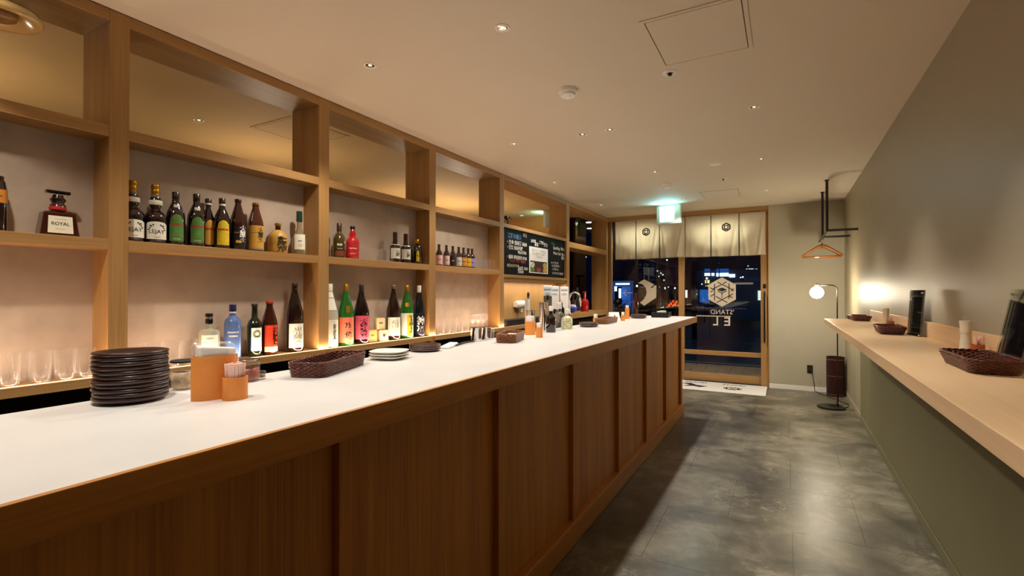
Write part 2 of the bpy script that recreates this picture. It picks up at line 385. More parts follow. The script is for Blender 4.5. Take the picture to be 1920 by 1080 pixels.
t = thing('exit_sign', 'edge of a cyan glowing sign seen through the bay above the menu board', 'sign', (-3.06, 6.62, CEIL))
MB().box(-.02, .02, -.15, .15, -.24, -.002, .004).build('housing', pm('sign_housing2', '#c9d2c6', .4), t)
MB().box(-.026, -.0205, -.12, .12, -.21, -.03, .001).build('lit_face', emi, t)
lamp('sign_lamp', 'AREA', (-3.12, 6.62, CEIL-.05), 2.0, (.25, .85, 1), .03, rot=(0, PI*.72, 0), size_y=.2)

# ------------------------------------------------------------------ shop front (far end, left of the far wall)
YF = 7.70
df = struct(thing('door_1', '', ''), 'glazed wooden shop front with a door')
for k in ('category',): del df[k]
def bar(n, x0, x1, z0, z1, d0=YF-.03, d1=YF+.04, mat='oakX', p=None): return box(n, x0, x1, d0, d1, z0, z1, M[mat], p or df, .004)
bar('head_rail', -2.52, -.2, 2.44, 2.499, YF-.10, YF+.06)
bar('left_post', -2.515, -2.44, 0, 2.44, mat='oakZ')
bar('centre_post', -1.40, -1.318, 0, 2.44, mat='oakZ')
bar('right_post', -.292, -.201, 0, 2.44, mat='oakZ', d0=YF-.09)
bar('middle_rail', -1.318, -.292, .39, .452)
bar('bottom_rail', -1.318, -.292, .02, .12)
bar('left_sill', -2.44, -1.40, .02, .12)
g = box('door_pane', -1.316, -.294, YF, YF+.006, .453, 2.44, M['pane'], df)
box('lower_pane', -1.316, -.294, YF, YF+.006, .121, .389, M['pane'], df)
box('left_pane', -2.438, -1.402, YF, YF+.006, .121, 2.44, M['pane'], df)
t = MB().tube([(-.245, YF-.10, .62), (-.245, YF-.135, .64), (-.245, YF-.135, 1.29), (-.245, YF-.10, 1.31)], .011).build('door_handle', M['black'], df, True)
box('lock', -.262, -.228, YF-.10, YF-.088, 1.36, 1.42, M['black'], df)
struct(box('trim_1', -.199, -.19, YB-.004, YF+.04, 0, CEIL, M['oakZ']), 'edge of the opening beside the right post')

# decals on the glass
def hexpts(cx, cz, r, rot=PI/2): return [(cx+r*math.cos(rot+i*PI/3), cz+r*math.sin(rot+i*PI/3)) for i in range(6)]
def bars2d(segs, wd):
    out = []
    for (x0, y0, x1, y1) in segs:
        d = Vector((x1-x0, y1-y0)).normalized(); n = Vector((-d.y, d.x))*wd/2
        out.append([(x0+n.x, y0+n.y), (x0-n.x, y0-n.y), (x1-n.x, y1-n.y), (x1+n.x, y1+n.y)])
    return out
HEXSEG = [(-.62, .22, 0, .55), (0, .55, .62, .22), (-.5, .6, -.5, -.62), (.47, .62, .47, -.5), (-.42, -.32, .36, -.76), (.42, -.32, -.36, -.76),
          (-.3, .74, -.05, .58), (.3, .74, .05, .58), (-.8, .32, -.5, .14), (-.78, .0, -.6, .12), (.5, .3, .78, .08), (.6, .06, .78, .24), (-.78, -.32, -.5, -.14), (.42, -.32, .74, -.12), (.5, -.3, .72, -.42),
          (-.3, .08, 0, -.08), (0, -.08, .3, .08), (0, -.1, 0, -.26), (0, -.32, 0, -.42)]
dec = pm('beige_window_film', '#c9b79c', .7)
yd = YF-.004
t = thing('window_decal', 'beige hexagon emblem with black lines stuck on the door glass', 'decal', (0, 0, 0))
MB().prism(hexpts(-.797, 1.31, .213), .0012, 'Y', yd).build('hexagon', dec, t)
mb = MB()
for q in bars2d([(a*.2-.797, b*.2+1.31, c*.2-.797, d*.2+1.31) for a, b, c, d in HEXSEG], .012): mb.prism(q, .001, 'Y', yd-.0012)
mb.prism([(-.797-.07, 1.345), (-.797, 1.315), (-.797+.07, 1.345), (-.797, 1.375)], .001, 'Y', yd-.0012)
mb.build('emblem_lines', M['ink'], t)
def flat_text(s, cx, cz, y, mat, name, parent=None, width=None, height=None, mirror=False, vertical=False, bold=.01, th=0):
    v, f = text_w(s, width, height, vertical, bold)
    sx = -1 if mirror else 1
    mb = MB().add([(cx+sx*x, y, cz+z) for x, z in v], f)
    return mb.build(name, mat, parent)
film = pm('pale_lettering_film', '#cfc6b2', .7)
t = thing('window_lettering', 'pale mirrored STAND lettering on the door glass under the hexagon', 'lettering')
flat_text("'STAND", -.797, 1.022, yd, film, 'letters', t, width=.315, mirror=True, bold=0)
t = thing('window_lettering', 'large pale mirrored letters on the door glass below the small word', 'lettering')
flat_text("L", -.885, .885, yd, film, 'letters', t, width=.07, height=.125, mirror=True, bold=.02)
flat_text("E", -.729, .885, yd, film, 'letters', t, width=.08, height=.125, mirror=True, bold=.02)
z_ = .952
MB().prism([(-1.15, z_), (-.68, z_), (-.68, z_+.012), (-1.15, z_+.012)], .001, 'Y', yd).build('bar', film, t)
t = thing('window_decal', 'beige part hexagon with a round bite on the left window glass', 'decal')
pp = [(360, 325), (435, 280), (580, 355), (578, 500), (435, 597), (385, 560), (430, 520), (458, 470), (465, 430), (450, 375), (415, 340)]
pq = [onY(1140+a/6.4, 480+b/6.4, YF) for a, b in pp]
MB().prism([(p.x, p.z) for p in pq], .0012, 'Y', yd).build('hexagon', dec, t)
mb = MB()
for a, b in ((515, 372), (540, 350)):
    q = [onY(1140+c/6.4, 480+d/6.4, YF) for c, d in ((a, b), (a+28, b-12), (a+36, b), (a+6, b+14))]; mb.prism([(p.x, p.z) for p in q], .001, 'Y', yd-.0012)
mb.build('marks', M['ink'], t)
t = thing('window_arrow', 'thin pale arrow pointing left on the left window glass', 'decal')
q = onY(1169, 549, YF); q2 = onY(1186, 548.5, YF); mb = MB()
for s_ in bars2d([(q.x, q.z, q2.x, q.z), (q.x, q.z, q.x+.055, q.z+.055), (q.x, q.z, q.x+.05, q.z-.05)], .01): mb.prism(s_, .001, 'Y', yd)
mb.build('arrow_lines', film, t)

# noren curtain
t = thing('noren_curtain', 'cream linen half curtain in six panels hanging over the door', 'curtain')
xs = [-2.355, -2.02, -1.66, -1.293, -.931, -.56, -.222]
YN = 7.615
MB().tube([(-2.40, YN, 2.40), (-.215, YN, 2.40)], .012).build('rod', M['black'], t, True)
random.seed(11)
for i in range(6):
    x0, x1 = xs[i]+.005, xs[i+1]-.005; nx, nz = 26, 22; v = []; f = []; ph = random.random()*6
    for j in range(nz+1):
        for k in range(nx+1):
            u = k/nx; s_ = j/nz; z = 2.425-s_*.60
            d = s_*(.030*math.exp(-((u-.04-.22*s_)/.05)**2)+.026*math.exp(-((u-.96+.25*s_)/.05)**2))+.010*s_*math.sin(5*u+ph)+.006*s_*math.sin(13*u+ph*2)
            pinch = (1-.03*s_*math.sin(PI*s_))
            v.append((x0+(x1-x0)*(.5+(u-.5)*pinch), YN-.018-d*1.4, z+.004*math.sin(3*u+ph)*s_))
    for j in range(nz):
        for k in range(nx):
            a = j*(nx+1)+k; f.append((a, a+1, a+nx+2, a+nx+1))
    o = MB().add(v, f).build('cloth_panel', M['noren'], t, True)
    sm = o.modifiers.new('t', 'SOLIDIFY'); sm.thickness = .0012
    if i in (1, 4):
        mb = MB(); cx = (x0+x1)/2-(.02 if i == 1 else -.02); cz = 2.235
        for q in bars2d([(a*.05+cx, b*.05+cz, c*.05+cx, d*.05+cz) for a, b, c, d in HEXSEG[:6]], .012): mb.prism(q, .0015, 'Y', YN-.034)
        hp = hexpts(cx, cz, .056)
        for q in bars2d([(*hp[k], *hp[(k+1) % 6]) for k in range(6)], .017): mb.prism(q, .0015, 'Y', YN-.034)
        mb.build('crest', M['ink'], o)
# lamps above the curtain
for i, (px, py) in enumerate(((1216, 412), (1354, 402))):
    p = onZ(px, py, 2.492)
    t = thing('soffit_lamp', ('left' if i == 0 else 'right')+' of two small bright round lamps above the curtain', 'lamp', (p.x, p.y, 2.5))
    MB().lathe([(.0, -.008), (.05, -.008), (.056, -.005), (.056, -.0005)], 24).build('lens', pm('soffit_lens', '#ffffff', .4, emit='#ffe8c0', es=10), t, True)
    lamp('soffit_light', 'SPOT', (p.x, p.y, 2.47), 70, (1, .94, .84), .04, 165, .5)
struct(box('trim_2', -5, .9, YF+.07, 9.3, 2.5, 2.6, pm('porch_soffit', '#6e6455', .8)), 'porch ceiling outside')

# door mat
t = thing('door_mat', 'white door mat with black printed emblems on the floor at the door', 'mat')
MB().box(-1.62, -.215, 6.90, 7.59, 0.0005, .012, .003).build('mat_sheet', pm('mat_white', '#e0dad0', .85, noise=.05, nscale=40), t)
mb = MB()
for k, (x, y) in enumerate(((-.62, 7.20),)):
    for q in bars2d([(a*.14+x, b*.12+y, c*.14+x, d*.14+y) for a, b, c, d in HEXSEG], .020): mb.prism(q, .0008, 'Z', .0122)
mb.prism([(-1.30, 7.30), (-1.18, 7.37), (-1.08, 7.24), (-.94, 7.21), (-1.02, 7.10), (-1.12, 7.16), (-1.24, 7.10), (-1.17, 7.24)], .0008, 'Z', .0122)
for x, s_ in ((-1.12, 'STAND'), (-.62, 'STAND')):
    v, f = text_w(s_, width=.3, bold=.02); mb.add([(x+a, 7.47+b, .0131) for a, b in v], f)
mb.build('print', M['ink'], t)

# ------------------------------------------------------------------ bottle-shelf wall unit
sh = thing('back_bar_shelf', 'tall built-in oak bottle shelving with open top bays along the left wall', 'shelving')
D = .25; XB2 = CX-D; XP = -2.62
POST = [(-.085, 0.0), (.972, 1.044), (2.034, 2.110), (3.098, 3.178), (4.206, 4.288), (5.912, 6.012), (7.55, 7.62)]
POST[0] = (-.10, -.02)
for a, b in POST: box('post', XB2, CX+.001, a, b, 0, CEIL-.004, M['oakZ'], sh, .0015)
box('post', XB2, CX+.001, -1.2, -1.12, 0, CEIL-.004, M['oakZ'], sh, .0015)
bays = [(-1.12, -.10)]+[(POST[i][1], POST[i+1][0]) for i in range(6)]
for i, (a, b) in enumerate(bays):
    box('top_beam', XB2, CX, a, b, 2.447, CEIL-.004, M['oakY'], sh, .0015)
    if i < 5:
        box('upper_shelf', XB2, CX, a, b, 1.958, 2.005, M['oakY'], sh, .002)
        box('middle_shelf', XP, CX, a, b, 1.482, 1.526, M['oakY'], sh, .002)
        box('back_panel', XB2+.02, XP, a, b, .87, 1.958, M['plaster'], sh)
    box('lower_shelf' if i < 5 else 'sill', XB2 if i < 5 else XP-.1, CX+.012, a-.02, b+.02, .914 if i != 6 else .955, .953 if i != 6 else 1.028, M['oakY'], sh, .002)
    box('plinth', XP-.02, CX-.09, a, b, 0, .912, M['dark'], sh)
# bay with the menu board: cross rails and wooden back
a, b = bays[5]
box('board_rail', XB2, CX, a, b, 1.968, 2.005, M['oakY'], sh, .002)
box('board_rail', CX-.05, CX, a, b, 1.455, 1.487, M['oakY'], sh, .002)
box('board_rail', XP, CX-.012, a, b, 1.42, 1.454, M['oakY'], sh, .002)
box('back_panel', XP-.02, XP, a, b, .87, 1.968, wood('beige_oak_back', '#c29256', '#cda36a', 'Z'), sh)
lamp('board_light', 'AREA', (CX-.03, (a+b)/2, 1.417), 3.0, (1, .84, .66), .02, size_y=b-a-.1)
box('counter_upstand', XP, CX-.02, a, b, .954, 1.015, M['dark'], sh, .002)
a, b = bays[6]
box('window_rail', XB2, CX, a, b, 1.90, 1.975, M['oakY'], sh, .002)
struct(box('window_2', -3.019, XB2-.001, 7.30, 7.306, .02, 2.49, M['dim']), 'dark side window pane behind the end bay')
# led strips: thin glowing strips on the front lip of the lower shelf
led = pm('warm_led_strip', '#fff0d8', .5, emit='#ffb870', es=5)
box('led_strip', CX+.0035, CX+.0085, -1.1, 4.28, .9535, .9555, led, sh)
for i in range(6):
    lamp('shelf_led', 'AREA', (CX+.006, -1.0+.9*i+.43, .957), 2.3, (1, .70, .48), .005, rot=(PI, 0, 0), size_y=.88)

# round fixture at the upper left
t = thing('round_ceiling_fixture', 'round brass toned fixture with a bright rim at the top left corner', 'ceiling light', (-2.28, .585, 2.215))
mb = MB().lathe([(0, .03), (.04, .032), (.05, .018), (.045, .0), (.03, -.008), (0, -.008)], 28); mb.build('inner_cone', pm('fixture_inner', '#7a5424', .35), t, True)
MB().lathe([(.095, .03), (.112, .008), (.105, -.004), (.085, -.002), (.06, .022), (.05, .03)], 40).build('outer_ring', pm('fixture_rim', '#b4935a', .25, coat=.5), t, True)
MB().lathe([(.012, .03), (.012, .285)], 16).build('stem', M['brass'], t, True)
MB().lathe([(.0, .03), (.1, .03), (.095, .045), (.02, .07), (0, .07)], 40).build('back_dish', pm('fixture_dish', '#8a6532', .4), t, True)
# unseen uplights on stands, added to brighten the staff room ceiling
for x, y, e in ((-3.9, .4, 22), (-3.8, 2.6, 14), (-3.9, 4.6, 14), (-3.9, 5.5, 26)):
    lamp('staff_room_fill', 'AREA', (x, y, 1.69), e*.36, (1, .82, .60), .22, rot=(PI, 0, 0))
    q = thing('staff_fill_stand', 'added fill light on a stand, unseen in the staff room behind the shelves', 'lamp', (x, y, 0), 0, 'staff room fill lights')
    MB().lathe([(0, .0), (.12, .0), (.12, .02), (.012, .03), (.012, 1.64), (.12, 1.66), (.12, 1.68), (0, 1.68)], 16).build('stand', M['black'], q, True, True)

# ------------------------------------------------------------------ bar counter
ct = thing('bar_counter', 'long white-topped oak bar counter with battened front', 'counter')
XF = -.864; XK = -1.52; YE = 5.83; YS = -1.6; ZT = 1.03
box('counter_top', XK, XF-.012, YS, YE-.012, ZT-.03, ZT, M['top'], ct, .002)
mb = MB().box(XF-.012, XF, YS, YE, ZT-.062, ZT+.0005, .0015); mb.build('front_edge', M['frontY'], ct)
box('end_edge', XK, XF-.0125, YE-.012, YE, ZT-.062, ZT+.0005, M['oakX'], ct, .0015)
box('soffit', XK+.01, XF-.0125, YS, YE-.013, ZT-.061, ZT-.031, M['frontY'], ct)
XPn = -.989; YEB = 5.50
bat = [-.66, .10, .856, 1.628, 2.39, 3.19, 3.935, 4.675]
edges = [YS]+bat+[5.42]
for a, b in zip(edges, edges[1:]): box('front_panel', XPn-.02, XPn, a+.026, b-.001, .10, ZT-.061, M['frontZ'], ct)
for y in bat: box('batten', XPn-.001, -.965, y, y+.026, .10, ZT-.0612, M['frontZ'], ct, .002)
box('corner_batten', XPn-.02, -.965, 5.42, YEB, .10, ZT-.0612, M['frontZ'], ct, .002)
box('end_panel', XK+.05, XPn-.0205, YEB-.03, YEB, 0, ZT-.0612, M['frontZ'], ct)
box('base_moulding', XPn-.018, -.95, YS, YEB+.012, 0, .115, M['frontY'], ct, .006)
box('back_panel', XK+.05, XK+.07, YS, YEB-.031, 0, ZT-.0615, M['dark'], ct)
# staff-side workbench
wb = thing('workbench', 'dark staff workbench behind the white bar counter', 'workbench')
box('bench_top', XK-.46, XK-.02, YS, 5.6, .82, .85, pm('bench_steel', '#3a332d', .3, .7), wb, .002)
box('bench_body', XK-.44, XK-.03, YS, 5.58, 0, .8195, M['dark'], wb)

# ------------------------------------------------------------------ right wall counter
rc = thing('wall_counter', 'pale wooden standing counter fixed along the right wall', 'counter')
ZR = 1.065
box('counter_board', .312, XR-.018, -.6, 5.30, ZR-.044, ZR, M['paleY'], rc, .002)
box('splash_board', XR-.0175, XR-.001, -.6, 5.30, ZR-.044, ZR+.082, M['paleY'], rc, .0015)
for y in (.4, 1.8, 3.2, 4.6): box('bracket', .42, XR-.019, y, y+.03, ZR-.09, ZR-.045, M['black'], rc)

# ------------------------------------------------------------------ bottles
def camrot(x, y): return math.atan2(-y, -x)
def bottle(name, label, cat, x, y, z, prof, glassm, capprof=None, capm=None, group=None, off=0., extras=(), sy=1., n=28):
    t = thing(name, label, cat, (x, y, z), camrot(x, y)+off, group)
    body = MB().lathe(prof, n, sy=sy).build('glass_body', glassm, t, True, True)
    if capprof: MB().lathe(capprof, 20, sy=sy).build('cap', capm, t, True, True)
    for e in extras:
        k = e[0]
        if k == 'label':   # r,a,z0,z1,mat,arch
            _, r_, a_, z0, z1, mt, arch = e[:7]
            last = cyl_patch(r_+.0006, -a_, a_, z0, z1, arch=arch).build('label', mt, t, True)
        elif k == 'ring':
            _, pr, mt = e; MB().lathe(pr, 20).build('neck_band', mt, t, True)
        elif k == 'text':
            _, r_, s_, zc, kw, mt = e
            mb = wrap_text(r_+.0014, s_, zc, **kw)
            if mb.v: mb.build('lettering', mt, last)
        elif k == 'tpatch':   # tapered paper tag: r0, r1, a0, a1, z0, z1, mat
            _, r0, r1, a0, a1, z0, z1, mt = e
            cyl_patch(1, a0, a1, z0, z1).map(lambda p: (lambda q: (p[0]*q, p[1]*q, p[2]))(r0+(r1-r0)*(p[2]-z0)/(z1-z0)+.0012)).build('paper_tag', mt, t, True)
        elif k == 'patch':
            _, r_, a0, a1, z0, z1, mt = e; cyl_patch(r_+.0012, a0, a1, z0, z1).build('emblem', mt, last, True)
    return t
XM = -2.55
ZM = 1.527; ZL = .954
def Yof(px, X=XM): return onX(px, 450, X).y
cream = M['paper']; gold = M['brass']
dkred = glassy('#1c0404'); dkgreen = glassy('#0d1a08'); brown = glassy('#3a1206'); green = glassy('#1d6b22')
def pr_kahlua(R=.039, H=.255):
    return [(0, 0), (R*.9, 0), (R, .006), (R, H*.52), (R*.94, H*.60), (R*.62, H*.73), (R*.40, H*.80), (R*.36, H*.88), (R*.36, H*.90), (0, H*.90)]
def cap(R, z0, z1): return [(R, z0), (R*1.05, z0+.003), (R*1.05, z1-.003), (R*.9, z1), (0, z1)]
grn = pm('green_label', '#5a8a3c', .6, noise=.25, nscale=40); yel = pm('yellow_label', '#e6c91e', .6, noise=.12, nscale=60)
tanl = pm('tan_label', '#d9a540', .6); redl = pm('red_label', '#d83a1a', .5, noise=.25, nscale=40); pinkl = pm('pink_label', '#e0506a', .6, noise=.08, nscale=30)
coral = pm('coral_label', '#f08060', .6, noise=.1, nscale=20); whl = pm('white_label', '#f2f1e0', .7)
# near bay, middle shelf
bottle('liquor_bottle', 'dark tall bottle with a yellow band, cut by the left edge on the middle shelf', 'bottle', XM, Yof(-6), ZM,
       [(0, 0), (.026, 0), (.027, .005), (.027, .15), (.022, .185), (.018, .19), (.018, .205), (0, .205)], dkred, None, None,
       extras=(('label', .027, 1.4, .105, .155, pm('amber_label', '#d88a30', .6), 0), ('text', .027, 'DARK', .13, dict(width=.03), M['ink'])))
# square decanter
t = thing('whisky_decanter', 'squat dark whisky decanter with a flared stopper and cream label', 'bottle', (XM, onX(108, 440, XM).y, ZM), camrot(XM, .83)+.30)
mb = MB(); h = .093
pts0 = [(-.03, -.062), (.03, -.062), (.03, .062), (-.03, .062)]; pts1 = [(-.025, -.05), (.025, -.05), (.025, .05), (-.025, .05)]
mb.add([(x, y, 0) for x, y in pts0]+[(x, y, h) for x, y in pts1]+[(x*.5, y*.45, h+.008) for x, y in pts1], [(3, 2, 1, 0)]+[(i, (i+1) % 4, 4+(i+1) % 4, 4+i) for i in range(4)]+[(4+i, 4+(i+1) % 4, 8+(i+1) % 4, 8+i) for i in range(4)]+[(8, 9, 10, 11)])
o = mb.build('glass_body', brown, t); bv = o.modifiers.new('b', 'BEVEL'); bv.width = .004; bv.segments = 2
MB().lathe([(.026, h+.004), (.026, h+.03), (.02, h+.036), (.02, h+.04)], 24).build('neck', brown, t, True)
MB().lathe([(.0265, h+.012), (.0268, h+.013), (.0268, h+.022), (.0265, h+.023)], 24).build('neck_band', M['inkr'], t, True)
MB().lathe([(.02, h+.04), (.026, h+.052), (.018, h+.064), (.016, h+.072)], 24).build('stopper_collar', glassy('#120405'), t, True)
MB().box(-.012, .012, -.038, .038, h+.072, h+.086, .004).map(lambda p: (p[0], p[1], p[2]+.004*abs(p[1])/.038)).build('stopper', glassy('#120405'), t)
o = MB().add([(.0318, -.040, .010), (.0318, .040, .010), (.0278, .037, .078), (.0278, -.037, .078)], [(0, 1, 2, 3)]).build('label', cream, t)
def planar(x0, x1, zc, hz, s_, mat, par, width=None, height=None):
    v, f = text_w(s_, width, height, bold=.012)
    MB().add([(x0+(x1-x0)*((zc+b-.01)/.068)+.0006, a, zc+b) for a, b in v], f).build('lettering', mat, par)
planar(.0318, .0278, .048, 0, 'ROYAL', M['ink'], o, width=.056); planar(.0318, .0278, .066, 0, 'Suntory Whisky', tanl, o, width=.036); planar(.0318, .0278, .026, 0, 'SUNTORY', tanl, o, width=.032)
# cassis bottles
def lejay(px, label, off):
    R = .045; y = Yof(px)
    prof = [(0, 0), (R*.93, 0), (R, .006), (R, .115), (R*.94, .130), (R*.62, .148), (R*.42, .156), (R*.40, .160), (R*.56, .180), (R*.58, .195), (R*.40, .215), (R*.34, .225), (R*.32, .25), (0, .25)]
    t = bottle('liqueur_bottle', label, 'bottle', XM, y, ZM, prof, glassy('#1a0508'), [(.0165, .228), (.0175, .23), (.0175, .25), (.016, .252), (.0175, .255), (.0175, .27), (.015, .274), (0, .274)], gold, 'cassis liqueur bottles', off,
               (('label', R, 1.0, .018, .098, whl, .012), ('text', R, 'LEJAY', .05, dict(width=.062), M['ink']), ('text', R, 'Cassis', .028, dict(width=.026), M['inkr']),
                *[('patch', R, a_, a_+.13, z_, z_+.006, M['ink']) for a_, z_ in ((-.78, .058), (-.66, .066), (-.52, .074), (-.38, .080), (-.62, .076), (.25, .080), (.39, .075), (.53, .068), (.66, .060), (.5, .077))], ('ring', [(.0255, .178), (.0272, .182), (.0272, .197), (.0245, .2)], whl), ))
    MB().lathe([(.0145, .2), (.019, .218), (.0158, .228)], 20).build('upper_neck', glassy('#8a8060'), t, True)
    return t
lejay(248, 'gold-capped liqueur bottle with cream label, half behind the first wooden post', .15)
lejay(291, 'gold-capped liqueur bottle with cream label standing clear of the post', .15)
def kahlua(px, lab, name, off=.2, H=.255, X=XM, text='KAHLUA', R=.039, band=None):
    ex_ = [('label', R, .78, .018, .145, lab, .05), ('text', R, text, .098, dict(width=.055, bold=.06), M['inkr'])]
    if lab is grn: ex_ += [('text', R, 'MATCHA' if X == XM else 'MILK', .028, dict(width=.03), M['inkw']), ('patch', R*.78, -.4, .4, .178, .192, whl)]
    else: ex_ += [('ring', [(.0150, .222), (.0156, .223), (.0156, .232), (.015, .233)], whl)]
    return bottle('coffee_liqueur_bottle', name, 'bottle', X, Yof(px, X), ZM, pr_kahlua(R, H), glassy('#1a0405'), cap(.0148, H*.86, H), glassy('#1f0606', .3), 'coffee liqueur bottles', off, ex_)
kahlua(329, grn, 'dark liqueur bottle with an arched green label, first of two green ones', .15)
kahlua(368, grn, 'dark liqueur bottle with an arched green label, second of two green ones', .15, .262)
kahlua(390, tanl, 'dark red liqueur bottle squeezed behind the second green-labelled bottle', .3, .255, -2.588, R=.030)
kahlua(416, yel, 'dark red liqueur bottle with an arched bright yellow label', .2, .262)
pb = lambda R, H: [(0, 0), (R*.93, 0), (R, .006), (R, H*.50), (R*.90, H*.62), (R*.42, H*.88), (R*.38, H*.93), (R*.44, H*.935), (R*.44, H*.955), (0, H*.955)]
bottle('shochu_bottle', 'brown bottle with a black label and white brushed characters', 'bottle', XM, Yof(446), ZM, pb(.038, .272), glassy('#35100a'), cap(.0155, .258, .272), glassy('#180606', .4), None, .25,
       (('label', .038, 1.1, .010, .125, pm('black_label', '#140a08', .5), 0), ('text', .038, '大魔王', .085, dict(height=.09, vertical=True, a=.42, bold=.02), M['inkw']), ('text', .038, '黒麹仕込', .09, dict(width=.03, a=-.3), tanl), ('patch', .038, -.5, .2, .036, .05, tanl), ('patch', .038, -.6, -.1, .012, .02, M['steel'])))
bottle('shochu_bottle', 'brown bottle with a tan label, dark characters and a gold crown cap', 'bottle', XM, Yof(479), ZM, pb(.042, .268), glassy('#4a1a0c'), cap(.0165, .256, .268), gold, None, .25,
       (('label', .042, 1.1, .008, .14, tanl, 0), ('text', .042, '大魔王', .09, dict(height=.085, vertical=True, a=.42, bold=.02), M['ink']), ('text', .042, 'IMOSHOCHU', .1, dict(width=.035, a=-.35), brown), ('patch', .042, -.9, .9, .008, .018, pm('grey_foil', '#9c8f70', .4))))
t = bottle('ceramic_jug', 'squat tan ceramic shochu jug with black brushed characters', 'jug', XM, Yof(521), ZM,
       [(0, 0), (.048, 0), (.0535, .012), (.052, .022), (.0535, .032), (.052, .042), (.0535, .052), (.053, .085), (.046, .108), (.030, .126), (.014, .134), (.014, .16), (0, .16)], pm('tan_ceramic', '#c79a44', .45, noise=.1, nscale=20),
       cap(.0165, .158, .172), gold, None, .1, (('label', .0525, .45, .03, .03001, pm('jug_ceramic', '#c79a44', .45), 0), ('text', .0545, '吉四六', .05, dict(height=.09, vertical=True, a=.18, bold=.03), M['ink']), ('text', .0545, '二階堂', .05, dict(height=.07, vertical=True, a=.68, bold=.02), M['ink'])))
MB().lathe([(.0146, .132), (.0150, .135), (.0150, .157), (.0146, .158)], 20).build('neck', brown, t, True)
bottle('whisky_bottle', 'clear whisky bottle with amber drink, white label and dark green top', 'bottle', XM, Yof(561), ZM,
       [(0, 0), (.040, 0), (.042, .006), (.042, .085), (.038, .10), (.026, .125), (.0135, .16), (.0125, .225), (0, .225)], glassy('#8a7a5a', .05), cap(.0165, .2, .262), glassy('#0c3a2c', .4), None, .1,
       (('label', .0425, .75, .03, .12, whl, 0), ('text', .0425, '知多', .08, dict(width=.02, bold=.02), M['ink']), ('text', .0425, '75', .055, dict(width=.02), tanl)))
# amber liquid look
# bay 3 middle shelf
bottle('whisky_bottle', 'dark whisky bottle mostly hidden behind the second wooden post', 'bottle', XM, Yof(607), ZM, [(0, 0), (.036, 0), (.038, .006), (.038, .11), (.028, .14), (.014, .16), (.013, .2), (0, .2)], glassy('#2a1a08'), cap(.015, .18, .205), glassy('#1a0a06'), None, .1,
       (('label', .038, .8, .02, .07, brown, 0), ('text', .038, '知多', .05, dict(width=.03), M['inkw'])))
bottle('whisky_bottle', 'olive brown whisky bottle with white characters beside the red one', 'bottle', XM, Yof(636), ZM, [(0, 0), (.038, 0), (.040, .006), (.040, .115), (.036, .135), (.022, .158), (.014, .17), (.013, .215), (0, .215)], glassy('#4a3a10'), cap(.0155, .175, .228), glassy('#3a1c10', .4), None, .1,
       (('label', .040, .8, .012, .045, pm('dusky_label', '#7a3a22', .6), 0), ('text', .040, '知多', .085, dict(width=.034, bold=.03), M['inkw']), ('text', .040, 'THE CHITA', .06, dict(width=.034, bold=.02), M['inkw']), ('patch', .040, -.8, .8, .045, .048, M['steel'])))
bottle('whisky_bottle', 'bright red glass bottle with white print and a black cap', 'bottle', XM, Yof(661), ZM, [(0, 0), (.040, 0), (.043, .006), (.043, .12), (.036, .138), (.021, .152), (.023, .165), (.018, .185), (.013, .2), (0, .2)], glassy('#c4141c'), cap(.0155, .2, .222), M['black'], None, .1,
       (('label', .043, .9, .015, .115, pm('red_print', '#c81c20', .5, noise=.5, nscale=120), 0), ('text', .043, 'Red Rose', .07, dict(width=.05, bold=.02), whl), ('text', .043, 'WHISKY', .035, dict(width=.04), whl)))
def yama(px, nm):
    bottle('whisky_bottle', nm, 'bottle', XM, Yof(px), ZM, [(0, 0), (.037, 0), (.039, .006), (.039, .115), (.034, .132), (.02, .142), (.019, .155), (.015, .185), (0, .185)], glassy('#241008'), cap(.0165, .17, .226), glassy('#3a140c', .5), 'cream-labelled whisky pair', .1,
           (('label', .039, 1.0, .028, .105, whl, 0), ('text', .039, '山崎', .066, dict(height=.05, vertical=True, a=.45, bold=.02), M['ink']), ('ring', [(.036, .124), (.0345, .132), (.033, .134)], whl)))
yama(741, 'whisky bottle with a cream label, left of the pair beside the yellow-oval bottle'); yama(761, 'whisky bottle with a cream label, right of the pair beside the yellow-oval bottle')
bottle('whisky_bottle', 'dark bottle with an upright yellow oval label and gold cap', 'bottle', XM, Yof(782), ZM, [(0, 0), (.036, 0), (.040, .006), (.038, .13), (.026, .15), (.013, .158), (.012, .175), (0, .175)], glassy('#1c0604'), cap(.014, .165, .192), gold, None, .15,
       (('label', .040, .3, .02, .105, yel, .03), ('text', .040, '角', .065, dict(width=.014), M['ink'])))
# tumblers
def tumbler_mesh(R, H, taper=.9, wall=.0016):
    return [(0, .008), (R*taper*.9, .007), (R*taper, .001), (R*taper, .002), (R, H), (R*.97, H)]
def tumbler(x, y, z, R, H, label, group, taper=.9, name='glass_tumbler'):
    o = MB().lathe(tumbler_mesh(R, H, taper), 24).build(name, M['glass'], None, True, True); o.location = (x, y, z)
    return tag(o, label, 'glass', group)
def tcopy(o, x, y, z, label=None, group=None):
    c = o.copy(); C.objects.link(c); c.location = (x, y, z)
    if label: c['label'] = label
    if group: c['group'] = group
    return c
ORD = ['first', 'second', 'third', 'fourth', 'fifth', 'sixth']
def glass_rows(first, rows, group, where):
    '''rows: (x, [y, ...], z, word); labels count each glass from the left in its row'''
    used_ = False
    for x, ys, z, word in rows:
        for k, y in enumerate(ys):
            if not used_: o = first; used_ = True; o.location = (x, y, z)
            else: o = tcopy(first, x, y, z)
            o['label'] = '%s from the left in the %s row of %s' % (ORD[k], word, where); o['group'] = group
tb = tumbler(0, 0, 0, .034, .118, 'x', 'x')
